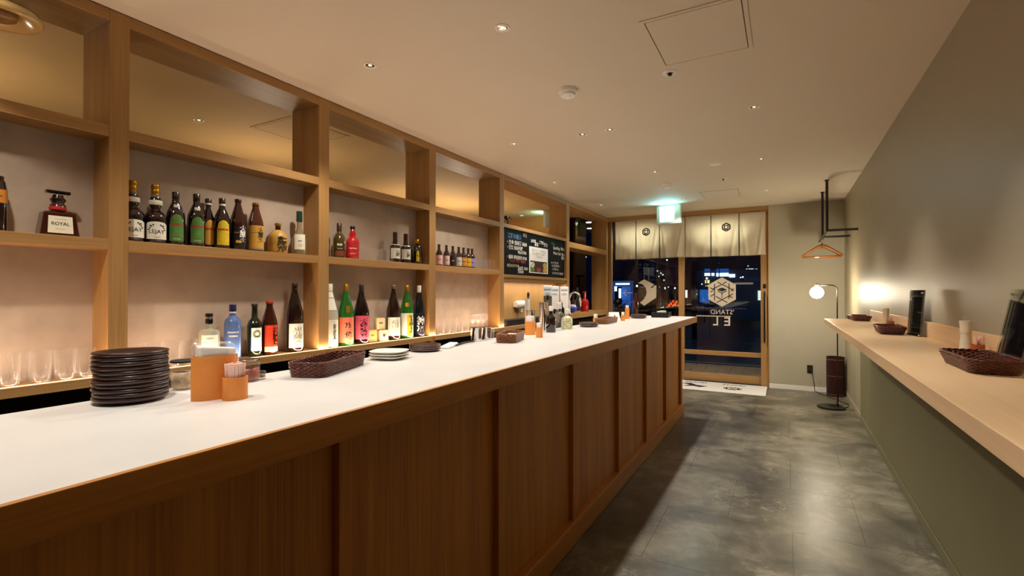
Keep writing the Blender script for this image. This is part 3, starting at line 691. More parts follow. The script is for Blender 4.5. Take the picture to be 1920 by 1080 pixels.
glass_rows(tb, [(-2.518, [onX(px, 690, -2.518).y for px in (15, 75, 122, 160)], ZL, 'front'), (-2.583, [onX(px, 690, -2.583).y for px in (35, 75, 112, 146)], ZL, 'back')],
           'tumblers in the nearest lower bay', 'clear tumblers at the far left')
g1 = tcopy(tb, 0, 0, 0)
glass_rows(g1, [(-2.52, [1.09, 1.165, 1.24, 1.315], ZL, 'front'), (-2.585, [1.12, 1.2, 1.28], ZL, 'back')], 'tumblers behind the plate stack', 'clear tumblers behind the plate stack')
sg = tumbler(0, 0, 0, .022, .085, 'x', 'x', .85)
glass_rows(sg, [(XM+.03, [Yof(px) for px in (682, 693, 704, 715, 726)], ZM, 'front'), (XM-.03, [Yof(px) for px in (688, 700, 712)], ZM, 'back')], 'small glasses beside the red bottle', 'small glasses beside the red bottle')
b2 = tumbler(0, 0, 0, .028, .095, 'x', 'x', .8)
glass_rows(b2, [(XM+.03, [Yof(px) for px in (891, 900, 909, 918)], ZM, 'front'), (XM-.03, [Yof(px) for px in (896, 906, 915)], ZM, 'back')], 'glasses beside the beer bottles', 'small glasses right of the beer bottles')
b3 = tumbler(0, 0, 0, .032, .125, 'x', 'x', .88)
glass_rows(b3, [(-2.515, [Yof(px, -2.515) for px in (826, 838, 850, 862, 873)], ZL, 'front'), (-2.585, [Yof(px, -2.585) for px in (829, 841, 853, 865)], ZL, 'back')], 'tumblers in the fourth lower bay', 'tumblers in the fourth lower bay')
# stemmed glasses
wg = MB().lathe([(0, .002), (.028, .001), (.028, .003), (.004, .008), (.0035, .06), (.012, .068), (.026, .09), (.028, .115), (.023, .145), (.022, .145), (.027, .115), (.024, .09), (.010, .07), (0, .068)], 24).build('stemmed_glass', M['glass'], None, True)
tag(wg, 'x', 'glass', 'stemmed glasses in the fourth bay')
glass_rows(wg, [(-2.515, [Yof(px, -2.515) for px in (886, 896, 906)], ZL, 'front'), (-2.585, [Yof(px, -2.585) for px in (890, 901, 911)], ZL, 'back')], 'stemmed glasses in the fourth bay', 'stemmed glasses by the fifth post')
# beer bottles
beer = [(825, '#f0b8b8', 'pink'), (837, '#f2c2bc', 'rose and white'), (849, '#2c1418', 'dark'), (860, '#c9c9c9', 'grey'), (869, '#d8923a', 'amber'), (878, '#e0b020', 'yellow'), (885, '#9a86c8', 'violet')]
for i, (px, c_, nm) in enumerate(beer):
    lm = pm('beer_label_'+nm.split()[0], c_, .6, noise=.35, nscale=90)
    bottle('beer_bottle', 'small brown beer bottle with a %s label' % nm, 'bottle', XM+.02-.01*(i == 0), Yof(px, XM+.02)+.0, ZM,
           [(0, 0), (.027, 0), (.029, .005), (.029, .10), (.024, .115), (.0125, .135), (.011, .17), (0, .17)], glassy('#2c0c06'), cap(.013, .168, .18), glassy('#200806', .5), 'row of small beer bottles', .1,
           (('label', .029, 1.2, .01, .088, lm, 0), ('text', .029, 'BEER', .05, dict(width=.022, bold=.03), M['ink'] if i != 2 else M['inkw'])), n=20)

# lower shelf bottles
def sake(px, nm, gm, capm, lab, text=None, tm=None, off=.15, zl=(.045, .17), capz=(.355, .40), extra=(), X=-2.54, la=1.0, texta=.15, th=.1, H=.40, R=.052):
    prof = [(0, 0), (R*.94, 0), (R, .008), (R, .20*H/.4), (R*.96, .225*H/.4), (R*.50, .315*H/.4), (R*.30, .36*H/.4), (R*.27, .385*H/.4), (R*.27, H-.004), (0, H-.004)]
    ex_ = [('label', R, la, zl[0]-.03, zl[1], lab, 0)]
    if text: ex_.append(('text', R, text, (zl[0]-.03+zl[1])/2, dict(height=th, vertical=True, a=texta, bold=.03), tm or M['ink']))
    return bottle('sake_bottle', nm, 'bottle', X, Yof(px, X), ZL, prof, gm, cap(.0155, capz[0], capz[1]), capm, None, off, tuple(ex_)+tuple(extra))
t = bottle('gin_bottle', 'square-shouldered clear gin bottle with a white label behind the napkin holder', 'bottle', -2.54, Yof(393, -2.54), ZL, [(0, 0), (.046, 0), (.048, .006), (.048, .145), (.042, .158), (.016, .165), (.014, .19), (0, .19)], glassy('#b9b49c', .05), None, None, None, .1,
       (('label', .048, .8, .02, .135, whl, 0), ('text', .048, 'HAKU', .118, dict(width=.03), M['ink'])))
MB().lathe(cap(.0165, .19, .215), 20).build('cap', M['black'], t, True, True); MB().lathe(cap(.0165, .225, .242), 20).build('cap_top', M['black'], t, True, True); MB().lathe([(.015, .214), (.015, .226)], 16).build('cap_gap', M['steel'], t, True)
t = bottle('vodka_bottle', 'blue glass vodka bottle with white print and a dark blue cap', 'bottle', -2.54, Yof(437, -2.54), ZL, [(0, 0), (.038, 0), (.040, .006), (.040, .185), (.036, .205), (.016, .225), (.014, .25), (0, .25)], glassy('#5a78b0', .05), cap(.0165, .245, .285), glassy('#10205c', .3), None, .1,
       (('label', .040, .5, .06, .0601, glassy('#5a78b0'), 0), ('text', .0405, 'PINNACLE', .14, dict(width=.055, bold=.03), M['inkw']), ('text', .0405, 'VODKA', .12, dict(width=.045, bold=.03), M['inkw'])))
MB().lathe([(.0165, .238), (.0172, .24), (.0172, .246), (.0165, .247)], 20).build('neck_band', M['inkw'], t, True)
bottle('wine_bottle', 'dark green bottle with a white label and green wreath', 'bottle', -2.54, Yof(478, -2.54), ZL, [(0, 0), (.036, 0), (.038, .006), (.038, .165), (.033, .185), (.016, .21), (.014, .27), (.016, .272), (.016, .28), (0, .28)], dkgreen, cap(.0155, .268, .286), glassy('#2a1208', .3), None, .35,
       (('label', .038, .75, .03, .155, whl, 0), ('patch', .038, -.3, .5, .105, .107, green), ('text', .038, '◎', .122, dict(width=.042), pm('wreath', '#3c5a2a', .7))))
bottle('shochu_bottle', 'brown bottle with a bright orange red label of clouds', 'bottle', -2.54, Yof(506, -2.54), ZL, pb(.044, .30), glassy('#3a1208'), cap(.018, .285, .302), pm('red_cap', '#b5402a', .4), None, .3,
       (('label', .044, .85, .018, .165, redl, 0), ('text', .044, '茜霧島', .1, dict(height=.1, vertical=True, a=.5, bold=.02), brown), ('patch', .044, -.85, .85, .018, .045, pm('label_cream', '#eed394', .6))))
sake(553, 'tall dark sake bottle with a cream square label left of the wooden post', glassy('#1a0806'), glassy('#1a0806'), whl, '光栄', pm('grey_ink', '#a0a090', .7), .25, (.055, .165), (.36, .403), la=.85)
sake(619, 'tall clear sake bottle with a paper neck tag, just right of the wooden post', glassy('#c8bfa8', .06), whl, cream, 'おりがらみ', M['ink'], .2, (.05, .175), (.35, .403), extra=(('tpatch', .0485, .0285, -.5, .8, .235, .31, whl), ('tpatch', .0265, .0175, -.8, .8, .315, .35, whl)), texta=.4)
sake(649, 'tall green sake bottle with a coral label and gold neck foil', green, gold, coral, '乃一代', M['ink'], .15, (.05, .185), (.33, .403), extra=(('tpatch', .051, .0435, -.1, .45, .215, .26, gold),))
sake(678, 'tall dark sake bottle with a pink label', glassy('#1a0508'), glassy('#1a0508', .4), pinkl, '天歌金', M['ink'], .2, (.06, .19), (.355, .403), th=.13)
sake(738, 'tall dark sake bottle with a pale label and silver cap', glassy('#220c08'), M['steel'], whl, '純米', pm('pale_ink', '#b8b8a8', .7), .15, (.06, .165), (.375, .403))
sake(763, 'tall green sake bottle with a cream and yellow label and gold foil', green, gold, whl, 'てふてふ', M['ink'], .1, (.05, .19), (.345, .403), extra=(('patch', .0515, -.05, .7, .02, .18, yel), ('tpatch', .0475, .0395, -.4, .4, .24, .27, gold)), texta=.62, th=.13)
sake(786, 'tall blue black sake bottle with white brushed characters and a paper neck strip', glassy('#0a0c1c'), whl, pm('navy_label', '#0c0e20', .5), '神酒', M['inkw'], .2, (.05, .185), (.34, .403), th=.12, R=.046)
# masu boxes
for k, (px, zz, s_, nm) in enumerate(((702, 0, .085, 'lower left of the stacked wooden boxes with printed crest'), (718, 0, .08, 'lower right of the stacked wooden boxes with printed crest'), (712, .0855, .08, 'upper pale wooden box with dark characters on the stack'))):
    X = -2.52 if k < 2 else -2.54
    t = thing('wooden_box', nm, 'box', (X-(.03 if k == 0 else 0), Yof(px, X), ZL+zz), camrot(X, 2.6)+.45)
    hw = s_/2*.82
    MB().box(-hw*.7, hw*.7, -hw, hw, 0, s_-.001, .002).build('box_body', pm('pale_box_wood', '#ecd3a0' if k else '#e0a060', .6), t)
    v, f = text_w('誉' if k == 1 else '賀茂', width=.026, bold=.02)
    MB().add([(hw*.7+.0006, a, s_*.55+b) for a, b in v], f).build('lettering', M['ink'], t)

# ------------------------------------------------------------------ counter items
def plate_prof(R, foot, h): return [(0, .003), (foot*.9, .003), (foot, 0), (foot*1.08, .0005), (R*.86, h*.22), (R*.965, h*.42), (R*.995, h*.62), (R, h*.8), (R*.985, h*.97), (R*.955, h), (R*.8, h*.8), (R*.7, h*.6), (foot, h*.5), (0, h*.48)]
c0 = onZ(247, 752, ZT); PX = -1.435; PY = onX(247, 700, PX).y
def platestack(x, y, n, R, pitch, label, group, mat, foot=.6, h=.018, name='dark_plate', jit=.002, z=ZT, prof=None):
    first = None
    ords = ['bottom', 'second from the bottom', 'third from the bottom', 'fourth from the bottom', 'fifth from the bottom', 'sixth and middle', 'fifth from the top', 'fourth from the top', 'third from the top', 'second from the top', 'top']
    for i in range(n):
        nm = ('bottom' if i == 0 else 'top' if i == n-1 else (ords[i] if n == 11 else 'middle'))
        if first is None:
            o = MB().lathe(prof or plate_prof(R, R*foot, h), 48).build(name, mat, None, True)
            first = o
        else: o = first.copy(); C.objects.link(o)
        o.location = (x+random.uniform(-jit, jit), y+random.uniform(-jit, jit), z+.0004+i*pitch)
        tag(o, nm+' '+label, 'plate', group)
platestack(PX, PY, 11, .0785, .0108, 'dark brown plate of the tall stack at the left', 'tall stack of dark plates', M['plate'], .62, .017)
p = onZ(797, 662, ZT); platestack(-1.46, onX(797, 655, -1.46).y, 3, .072, .0085, 'brown plate of the short stack by the white plates', 'short stack of brown plates', pm('brown_glaze', '#4a2f28', .25, coat=.5), .6, .016, 'brown_plate')
# white squarish plates
def squarish(s, n=3.2, cnt=64): return [(s*math.copysign(abs(math.cos(a))**(2/n), math.cos(a)), s*math.copysign(abs(math.sin(a))**(2/n), math.sin(a))) for a in [2*PI*i/cnt for i in range(cnt)]]
def sqplate(R, h):
    mb = MB(); rings = [(R*.55, .0), (R*.62, .001), (R*.95, h*.8), (R, h), (R*.97, h*1.05), (R*.85, h*.75), (R*.6, h*.5)]
    v = []; f = []; n = 64
    for r_, z in rings: v += [(x, y, z) for x, y in squarish(r_)]
    for i in range(len(rings)-1):
        for k in range(n): f.append((i*n+k, i*n+(k+1) % n, (i+1)*n+(k+1) % n, (i+1)*n+k))
    f.append(tuple(range(n-1, -1, -1))); f.append(tuple((len(rings)-1)*n+k for k in range(n)))
    return mb.add(v, f)
wx, wy = -1.415, onX(730, 668, -1.415).y
o0 = sqplate(.074, .013).build('white_plate', M['white'], None, True)
for i in range(3):
    o = o0 if i == 0 else o0.copy()
    if i: C.objects.link(o)
    o.location = (wx, wy, ZT+.0004+i*.0105); o.rotation_euler = (0, 0, .3+.05*i)
    tag(o, ('bottom', 'middle', 'top')[i]+' white square plate of the white stack', 'plate', 'white square plates')

# terracotta holders
def oval_holder(x, y, rz, rx, ry, H, label, name='cutlery_holder', z=ZT):
    t = thing(name, label, 'holder', (x, y, z), rz)
    MB().lathe([(0, .003), (rx-.003, .003), (rx-.003, H), (rx, H), (rx, 0), (0, 0)], 36, sy=ry/rx).build('body', M['orange'], t, True, True)
    return t
def sleeves(t, rx, ry, z0, z1, n=22, mat='pink'):
    mb = MB(); rr = random.Random(5)
    for i in range(n):
        a = rr.uniform(0, 2*PI); q = math.sqrt(rr.random())*.62; x, y = rx*q*math.cos(a), ry*q*math.sin(a)
        dx, dy = x*.28, y*.28; w_ = .0022; hh = z1+rr.uniform(-.004, .004)
        pts = [(x-w_, y-w_), (x+w_, y-w_), (x+w_, y+w_), (x-w_, y+w_)]
        mb.add([(a_, b_, z0) for a_, b_ in pts]+[(a_+dx, b_+dy, hh) for a_, b_ in pts], [(3, 2, 1, 0), (4, 5, 6, 7)]+[(k, (k+1) % 4, 4+(k+1) % 4, 4+k) for k in range(4)])
    o = mb.build('paper_sleeves', M[mat], t); o['kind'] = 'stuff'; return o
hx, hy = -1.275, onX(403, 700, -1.275).y
t = oval_holder(hx, hy, camrot(hx, hy)+PI/2+.25, .053, .024, .110, 'tall oval orange holder with a plastic bag of napkins beside the plate stack')
mb = MB().box(-.036, .042, -.015, .015, .01, .135, .004)
bagm = mb.map(lambda p: (p[0]*(1+.08*(p[2] > .1)), p[1], p[2]-.008*(p[0] > 0)*(p[2] > .1)))
bagm.build('napkins', M['matte'], t)
v = []; f = []
nn = 28
for j, (zz, k) in enumerate(((.09, .93), (.112, .98), (.130, 1.12), (.141, .9), (.144, .2))):
    for i in range(nn):
        a = 2*PI*i/nn; w_ = 1+.06*math.sin(5*a+j)+.05*math.sin(9*a+j*2); v.append((.046*k*w_*math.cos(a)-.003*j, .018*k*w_*math.sin(a), zz+.003*math.sin(4*a+j)))
for j in range(4):
    for i in range(nn): f.append((j*nn+i, j*nn+(i+1) % nn, (j+1)*nn+(i+1) % nn, (j+1)*nn+i))
MB().add(v, f).build('plastic_bag', M['poly'], t, True)
hx2, hy2 = -1.222, onX(441, 700, -1.222).y
t = oval_holder(hx2, hy2, camrot(hx2, hy2)+PI/2+.2, .0290, .024, .057, 'short round orange holder of pink paper sleeves, nearest on the white counter')
sleeves(t, .028, .023, .006, .088, 80)
# jars behind the counter on the bench
def jar(x, y, z, R, H, label, lidm, deco=None):
    t = thing('glass_jar', label, 'jar', (x, y, z), camrot(x, y))
    MB().lathe([(0, .002), (R*.95, 0), (R, .005), (R, H*.8), (R*.9, H*.86), (R*.9, H*.9)], 28).build('glass_body', M['glass'], t, True)
    MB().lathe([(0, .008), (R*.88, .006), (R*.9, H*.6), (0, H*.6)], 24).build('contents', pm('jar_contents', deco or '#cdb48e', .4, noise=.5, nscale=50), t, True)
    MB().lathe([(R*.95, H*.92), (R*1.03, H*.93), (R*1.03, H-.002), (R*.95, H), (0, H)], 28).build('lid', lidm, t, True, True)
jar(-1.475, onX(343, 700, -1.475).y, ZT, .030, .082, 'clear lidded jar just left behind the orange napkin holder', M['ink'])
jar(-1.43, onX(467, 690, -1.43).y, ZT, .030, .068, 'clear jar of red and white packets behind the pink sleeves', M['steel'], '#a0503a')
jar(-1.43, onX(491, 700, -1.43).y, ZT, .011, .026, 'tiny crystal-like glass jar beside the jar of packets', M['glass'], '#b09070')

# woven baskets
def rrect(hx_, hy_, rad, n):
    per = []; segs = [(hx_-rad, hy_-rad, 0), (-hx_+rad, hy_-rad, PI/2), (-hx_+rad, -hy_+rad, PI), (hx_-rad, -hy_+rad, 3*PI/2)]
    pts = []
    for i, (cx, cy, a0) in enumerate(segs):
        for k in range(6): a = a0+PI/2*k/5; pts.append(Vector((cx+rad*math.cos(a), cy+rad*math.sin(a), 0)))
    L_ = [0]; P_ = pts+[pts[0]]
    for a, b in zip(P_, P_[1:]): L_.append(L_[-1]+(b-a).length)
    out = []
    for i in range(n):
        s_ = L_[-1]*i/n; j = max(k for k in range(len(L_)) if L_[k] <= s_+1e-9); j = min(j, len(P_)-2)
        q = P_[j].lerp(P_[j+1], (s_-L_[j])/max(1e-9, L_[j+1]-L_[j])); out.append(q)
    return out
def basket(name, label, x, y, z, rz, hx_, hy_, H, mat, flare=1.12, liner=False, rows=8, cat='basket', group=None):
    t = thing(name, label, cat, (x, y, z), rz, group)
    n = int((hx_+hy_)*4/.0062)//2*2; mb = MB(); rad = min(hx_, hy_)*.5
    for j in range(rows):
        zz = .004+(H-.01)*j/(rows-1); k = 1/flare+(1-1/flare)*j/(rows-1)
        ring = rrect(hx_*k, hy_*k, rad*k, n); pts = []
        for i, q in enumerate(ring):
            nx_ = ring[(i+1) % n]-ring[i-1]; nn_ = Vector((nx_.y, -nx_.x, 0)).normalized()
            pts.append(q+nn_*(.0030*math.sin(PI*(i*.5+j)+.01))+Vector((0, 0, zz)))
        mb.tube(pts, .0031*H/.045*8/rows, 5, closed=True)
    o = mb.build('woven_sides', mat, t, True); o['kind'] = 'stuff'
    mb = MB()
    for i in range(0, n, 2):
        a = rrect(hx_/flare, hy_/flare, rad/flare, n)[i]; b = rrect(hx_, hy_, rad, n)[i]; mb.tube([a+Vector((0, 0, .002)), b+Vector((0, 0, H-.003))], .0016, 4)
    o = mb.build('stakes', mat, t); o['kind'] = 'stuff'
    ring = rrect(hx_*1.01, hy_*1.01, rad, n); mb = MB()
    for ph in (0, PI):
        pts = []
        for i, q in enumerate(ring):
            nx_ = ring[(i+1) % n]-ring[i-1]; nn_ = Vector((nx_.y, -nx_.x, 0)).normalized(); a = i*PI/3+ph
            pts.append(q+nn_*.0022*math.cos(a)+Vector((0, 0, H+.0022*math.sin(a))))
        mb.tube(pts, .0026, 6, closed=True)
    mb.build('braided_rim', mat, t, True)
    rr_ = rrect(hx_/flare, hy_/flare, rad/flare, 32)
    MB().prism([(q.x, q.y) for q in rr_], .003, 'Z', .001).build('base', mat, t)
    if liner: MB().box(-hx_*.6, hx_*.6, -hy_*.7, hy_*.7, .005, H*.75, .004).build('towels', M['matte'], t)
    return t
bx, by = -1.385, 1.185
basket('wicker_basket', 'long dark brown wicker basket on the white counter before the sake bottles', bx, by, ZT, .38, .062, .165, .047, M['wicker'], 1.06)
basket('wicker_basket', 'light brown wicker basket with white towels midway along the white counter', -1.345, 2.40, ZT, .30, .055, .14, .047, M['wickl'], 1.08, True)
basket('wicker_basket', 'light brown wicker basket near the far end of the white counter', -1.385, 4.22, ZT, .05, .05, .20, .045, M['wickl'], 1.06)
basket('wicker_basket', 'dark brown wicker basket nearest on the right wall counter', .525, 2.03, ZR, .0, .063, .165, .042, M['wicker'], 1.2)
basket('wicker_basket', 'dark brown wicker basket under the far menu stand on the right counter', .530, 3.56, ZR, -.05, .062, .16, .042, M['wicker'], 1.25)
basket('wicker_basket', 'dark brown wicker basket at the far end of the right counter', .555, 5.06, ZR, 0, .065, .15, .042, M['wicker'], 1.25)
# small brown basket leaning behind the farthest
basket('wicker_tray', 'low dark wicker tray just behind the farthest basket on the right counter', .535, 5.235-.01, ZR, .5, .04, .05, .03, M['wicker'], 1.2, rows=5)

# pepper mills, holders, menu stands on the right counter
def mill(x, y, label, off=0):
    t = thing('pepper_mill', label, 'pepper mill', (x, y, ZR), 0, 'white pepper mills')
    MB().lathe([(0, 0), (.021, 0), (.0215, .004), (.019, .03), (.0165, .06), (.0165, .08), (.017, .083)], 28).build('lower_body', pm('cream_ceramic', '#e8dcc4', .35), t, True)
    MB().lathe([(.0178, .083), (.0182, .086), (.0172, .1), (.0195, .124), (.0198, .128), (0, .128)], 28).build('upper_body', pm('cream_ceramic2', '#e8dcc4', .35), t, True, True)
    MB().lathe([(.009, .128), (.012, .134), (.012, .142), (.007, .147), (0, .147)], 20).build('clear_knob', M['glass'], t, True)
    return t
mill(.60, onX(1811, 620, .60).y, 'cream waisted pepper mill nearest on the right counter')
mill(.60, onX(1661, 590, .60).y, 'cream waisted pepper mill farther along, between two baskets')
def red_holder(px, X, label):
    t = thing('toothpick_holder', label, 'holder', (X, onX(px, 640, X).y, ZR), 0, 'orange brown toothpick holders')
    MB().lathe([(0, .003), (.018, .003), (.018, .045), (.0205, .045), (.0205, 0), (0, 0)], 28).build('body', pm('red_brown_glaze', '#a8521e', .35), t, True, True)
    sleeves(t, .017, .017, .004, .072, 16)
red_holder(1833, .617, 'orange brown holder of pink sleeves right of the nearer pepper mill'); red_holder(1670, .617, 'orange brown holder of pink sleeves right of the farther pepper mill')
def menu_stand(x, y, rz, W, H, label, tiltd=11, cardcol='#140b0c'):
    t = thing('menu_stand', label, 'menu stand', (x, y, ZR), rz)
    tilt = math.radians(tiltd)
    def tr(p): return (-(p[0])*math.cos(tilt)-p[2]*math.sin(tilt)*-1, p[1], p[2]*math.cos(tilt)+.001+p[0]*0)
    # local: sheet in YZ plane, front towards -X
    def leaning(mb, d): return mb.map(lambda p: (p[0]+p[2]*math.sin(tilt)+d, p[1], p[2]*math.cos(tilt)))
    leaning(MB().box(-.002, .002, -W/2, W/2, .001, H, .0008), 0).build('acrylic_front', M['acrylic'], t)
    leaning(MB().box(-.002, .002, -W/2, W/2, .001, H, .0008), .007).build('acrylic_back', M['acrylic'], t)
    o = leaning(MB().box(-.0005, .0005, -W/2+.016, W/2-.016, .018, H-.038), .0035).build('menu_card', pm('menu_card'+cardcol[1:], cardcol, .3), t)
    fr = MB()
    for a in ((-W/2+.010, W/2-.010, .012, .018), (-W/2+.010, W/2-.010, H-.038, H-.032), (-W/2+.010, -W/2+.016, .018, H-.038), (W/2-.016, W/2-.010, .018, H-.038)): fr.box(-.0012, .0012, a[0], a[1], a[2], a[3])
    leaning(fr, .0035).build('white_border', M['matte'], t)
    mb = MB()
    for k in range(14):
        for c_ in (-1, 1):
            s_ = random.choice(['ビール', 'ハイボール', 'レモンサワー', '日本酒', '焼酎', '梅酒'])
            v, f = text_w(s_, width=.02+.006*random.random())
            mb.add([(-.0010, -(c_*W*.2+a-.004), H-.06-k*(H-.12)/14+b) for a, b in v], f)
    leaning(mb, .0035).build('print', pm('menu_print', '#c8b8a8', .6), o)
    mb = MB().box(-.0009, -.0006, -W/2+.02, W/2-.02, .03, .05); leaning(mb, .0035).build('blue_picture', pm('menu_blue', '#2c4a7c', .5, noise=.5, nscale=80), o)
    for s_ in (-1, 1):
        if tiltd > 8: pass
        for zz in (.008, H-.016):
            mb = MB().tube([(-.006, s_*(W/2-.01), zz), (.013, s_*(W/2-.01), zz)], .0035, 12); leaning(mb, 0).build('standoff', M['chrome'], t, True)
        leg = MB().tube([(.012, s_*(W/2-.01), .004), (.030, s_*(W/2-.01), .004)], .002, 8); leg.build('foot', M['chrome'], t)
    return t
menu_stand(.600, 2.085, 0, .20, .25, 'acrylic menu stand with a dark drinks card at the right edge', 11)
menu_stand(.612, 3.405, .19, .155, .25, 'acrylic menu stand with a grey reflection painted as its card, farther along the right counter', 4, '#6e6c60')  # card's grey stands in for the wall mirrored in the acrylic

# ------------------------------------------------------------------ things midway on the white counter
def onTop(px, py): return onZ(px, py, ZT)
# white cloth and tongs
q = onX(842, 645, -1.46)
t = thing('folded_cloth', 'folded white cloth beside the short brown plate stack', 'cloth', (-1.46, q.y, ZT), .3)
MB().box(-.025, .025, -.09, .09, .0, .014, .006).map(lambda p: (p[0]+.006*math.sin(p[1]*60), p[1], max(.0003, p[2]+.002*math.sin(p[1]*90)))).build('cloth_fold', M['matte'], t, True)
t = thing('serving_tongs', 'dark slender tongs lying between the white cloth and steel tumblers', 'tongs', (-1.47, onX(872, 642, -1.47).y, ZT), .2)
for s_ in (-1, 1): MB().tube([(0, -.12, .006), (s_*.012, 0, .008), (s_*.014, .10, .006)], .003, 8).build('arm', M['black'], t, True)
def can(px, py, X, R, H, label, mat, name='steel_tumbler', cat='tumbler', group=None, z=ZT, lip=True):
    y = onX(px, py, X).y
    o = MB().lathe([(0, .002), (R*.92, 0), (R, H), (R*1.03, H+.001), (R*.97, H+.002), (R*.9, .004), (0, .004)], 28).build(name, mat, None, True, True)
    o.location = (X, y, z); return tag(o, label, cat, group)
can(893, 630, -1.50, .032, .075, 'steel tumbler at the back edge, nearest of the two', M['chrome'])
can(912, 628, -1.50, .030, .072, 'steel tumbler at the back edge, farther of the two', M['chrome'])
can(922, 628, -1.50, .016, .06, 'small clear glass beside the steel tumblers', M['glass'], 'small_glass', 'glass')
# orange holders pair
def rholder(px, X, R, H, label, top=None, topH=.02):
    y = onX(px, 610, X).y
    t = thing('cutlery_holder', label, 'holder', (X, y, ZT))
    MB().lathe([(0, .003), (R-.003, .003), (R-.003, H), (R, H), (R, 0), (0, 0)], 28).build('body', M['orange'], t, True, True)
    MB().box(-R*.6, R*.6, -R*.6, R*.6, .004, H+topH, .003).build('napkins', M['matte'], t)
rholder(994, -1.44, .034, .085, 'wide orange holder of white napkins beside the steel cylinders', topH=.035)
rholder(1011, -1.30, .021, .060, 'slim orange holder with white paper before the dark sauce jar', topH=.028)
rholder(1168, -1.36, .020, .055, 'short orange holder near the far end of the white counter', topH=.03)
rholder(1176, -1.42, .022, .11, 'tall orange holder near the far end of the white counter', topH=.03)
rholder(1117, -1.44, .024, .05, 'orange holder with white napkins standing behind the far brown plates', topH=.035)
# steel cylinders etc.
can(995, 575, -1.60, .036, .24, 'tall steel canister behind the wide orange napkin holder', M['chrome'], 'steel_canister', 'canister', z=.93)
can(1019, 590, -1.50, .034, .20, 'tallest steel canister in the middle of the counter', M['chrome'], 'steel_canister', 'canister')
box_ = lambda *a, **k: box(*a, **k)
wb2 = box('bench_shelf', XK-.20, XK-.01, 2.85, 3.35, .851, .929, M['dark']); tag(wb2, 'low dark riser on the bench under the canister', 'riser')
def bottle2(px, py, X, R, H, label, gm, name='sauce_bottle', capm=None, capH=.02, cat='bottle', z=ZT, sh=.62):
    y = onX(px, py, X).y
    t = thing(name, label, cat, (X, y, z))
    MB().lathe([(0, 0), (R*.93, 0), (R, .005), (R, H*sh), (R*.85, H*(sh+.1)), (R*.35, H*(sh+.2)), (R*.33, H), (0, H)], 24).build('glass_body', gm, t, True, True)
    if capm: MB().lathe(cap(R*.42, H-.005, H+capH), 16).build('cap', capm, t, True, True)
    return t
bottle2(1033, 610, -1.40, .034, .15, 'dark soy sauce jug beside the clear jars', glassy('#140606'), 'sauce_jug', M['matte'], .03)
bottle2(1049, 605, -1.42, .040, .16, 'clear glass jug with a white pouring top', M['glass'], 'glass_jug', M['matte'], .04, 'jug')
bottle2(1063, 600, -1.42, .042, .12, 'clear jar holding pale green and yellow pieces', pm('citrus_jar', '#c8c89a', .2, coat=.7, noise=.5, nscale=60), 'glass_jar', M['matte'], .03, 'jar')
t = bottle2(1053, 580, -1.52, .026, .2, 'black and white capped bottle between the two clear jugs', glassy('#101014'), 'syrup_bottle', M['matte'], .03)
# tap handles (drink dispensers)
for i, (px, w_, z1, z0) in enumerate(((1027, .06, 1.36, 1.27), (1040, .06, 1.355, 1.15), (1058, .06, 1.355, 1.15))):
    X = -1.75; y = onX(px, 560, X).y
    nm = ('left', 'middle', 'right')[i]
    t = thing('drink_dispenser', nm+' of three white drink dispensers with blue printed fronts', 'dispenser', (X, y, .851), camrot(X, y))
    MB().box(-.03, .03, -.035, .035, 0, z0-.851, .004).build('column', M['steel'], t)
    MB().box(-.035, .035, -.038, .038, z0-.851+.0005, z1-.851, .006).build('head', M['white'], t)
    MB().box(.0352, .0358, -.03, .03, z1-.851-.04, z1-.851-.025).build('blue_stripe', pm('blue_print', '#8fa8c0', .5), t)
    MB().box(.0352, .0358, -.02, .02, z1-.851-.075, z1-.851-.06).build('blue_stripe', pm('blue_print2', '#a8bccc', .5), t)
    MB().box(.036, .06, -.008, .008, z0-.851-.03, z0-.851+.01, .003).build('spout', M['black'], t)
t = thing('water_tap', 'tall curved chrome tap right of the white dispensers', 'tap', (-1.66, onX(1068, 560, -1.66).y, .851))
MB().tube([(0, 0, 0), (0, 0, .40)]+[(.0+.05-.05*math.cos(a), .0, .40+.05*math.sin(a)) for a in [PI*k/8 for k in range(1, 9)]]+[(.1, 0, .33)], .009, 10).build('spout', M['chrome'], t, True)
MB().lathe([(0, 0), (.025, 0), (.022, .03), (0, .03)], 20).build('base', M['chrome'], t, True, True)
# wall roll
t = thing('paper_roll', 'white paper roll holder fixed to the wooden back under the menu board', 'paper roll', (XP, onX(978, 575, XP+.04).y, 1.17))
MB().tube([(.045, -.11, 0), (.045, .11, 0)], .042, 24).build('roll', M['matte'], t, True, False)
MB().box(.001, .05, -.125, -.112, -.03, .03, .003).build('bracket', M['white'], t); MB().box(.001, .05, .112, .125, -.03, .03, .003).build('bracket', M['white'], t)
MB().box(.03, .06, -.05, .0, -.09, -.043, .004).build('hanging_sheet', M['matte'], t)
t = thing('pen_pot', 'white pot with a dark brush standing behind the napkin holder', 'pot', (-1.75, onX(989, 560, -1.75).y, .851))
MB().lathe([(0, 0), (.02, 0), (.02, .40), (0, .40)], 20).build('pot', M['white'], t, True, True); MB().tube([(0, .01, .401), (.0, .016, .45)], .010, 10).build('brush', brown, t, True)
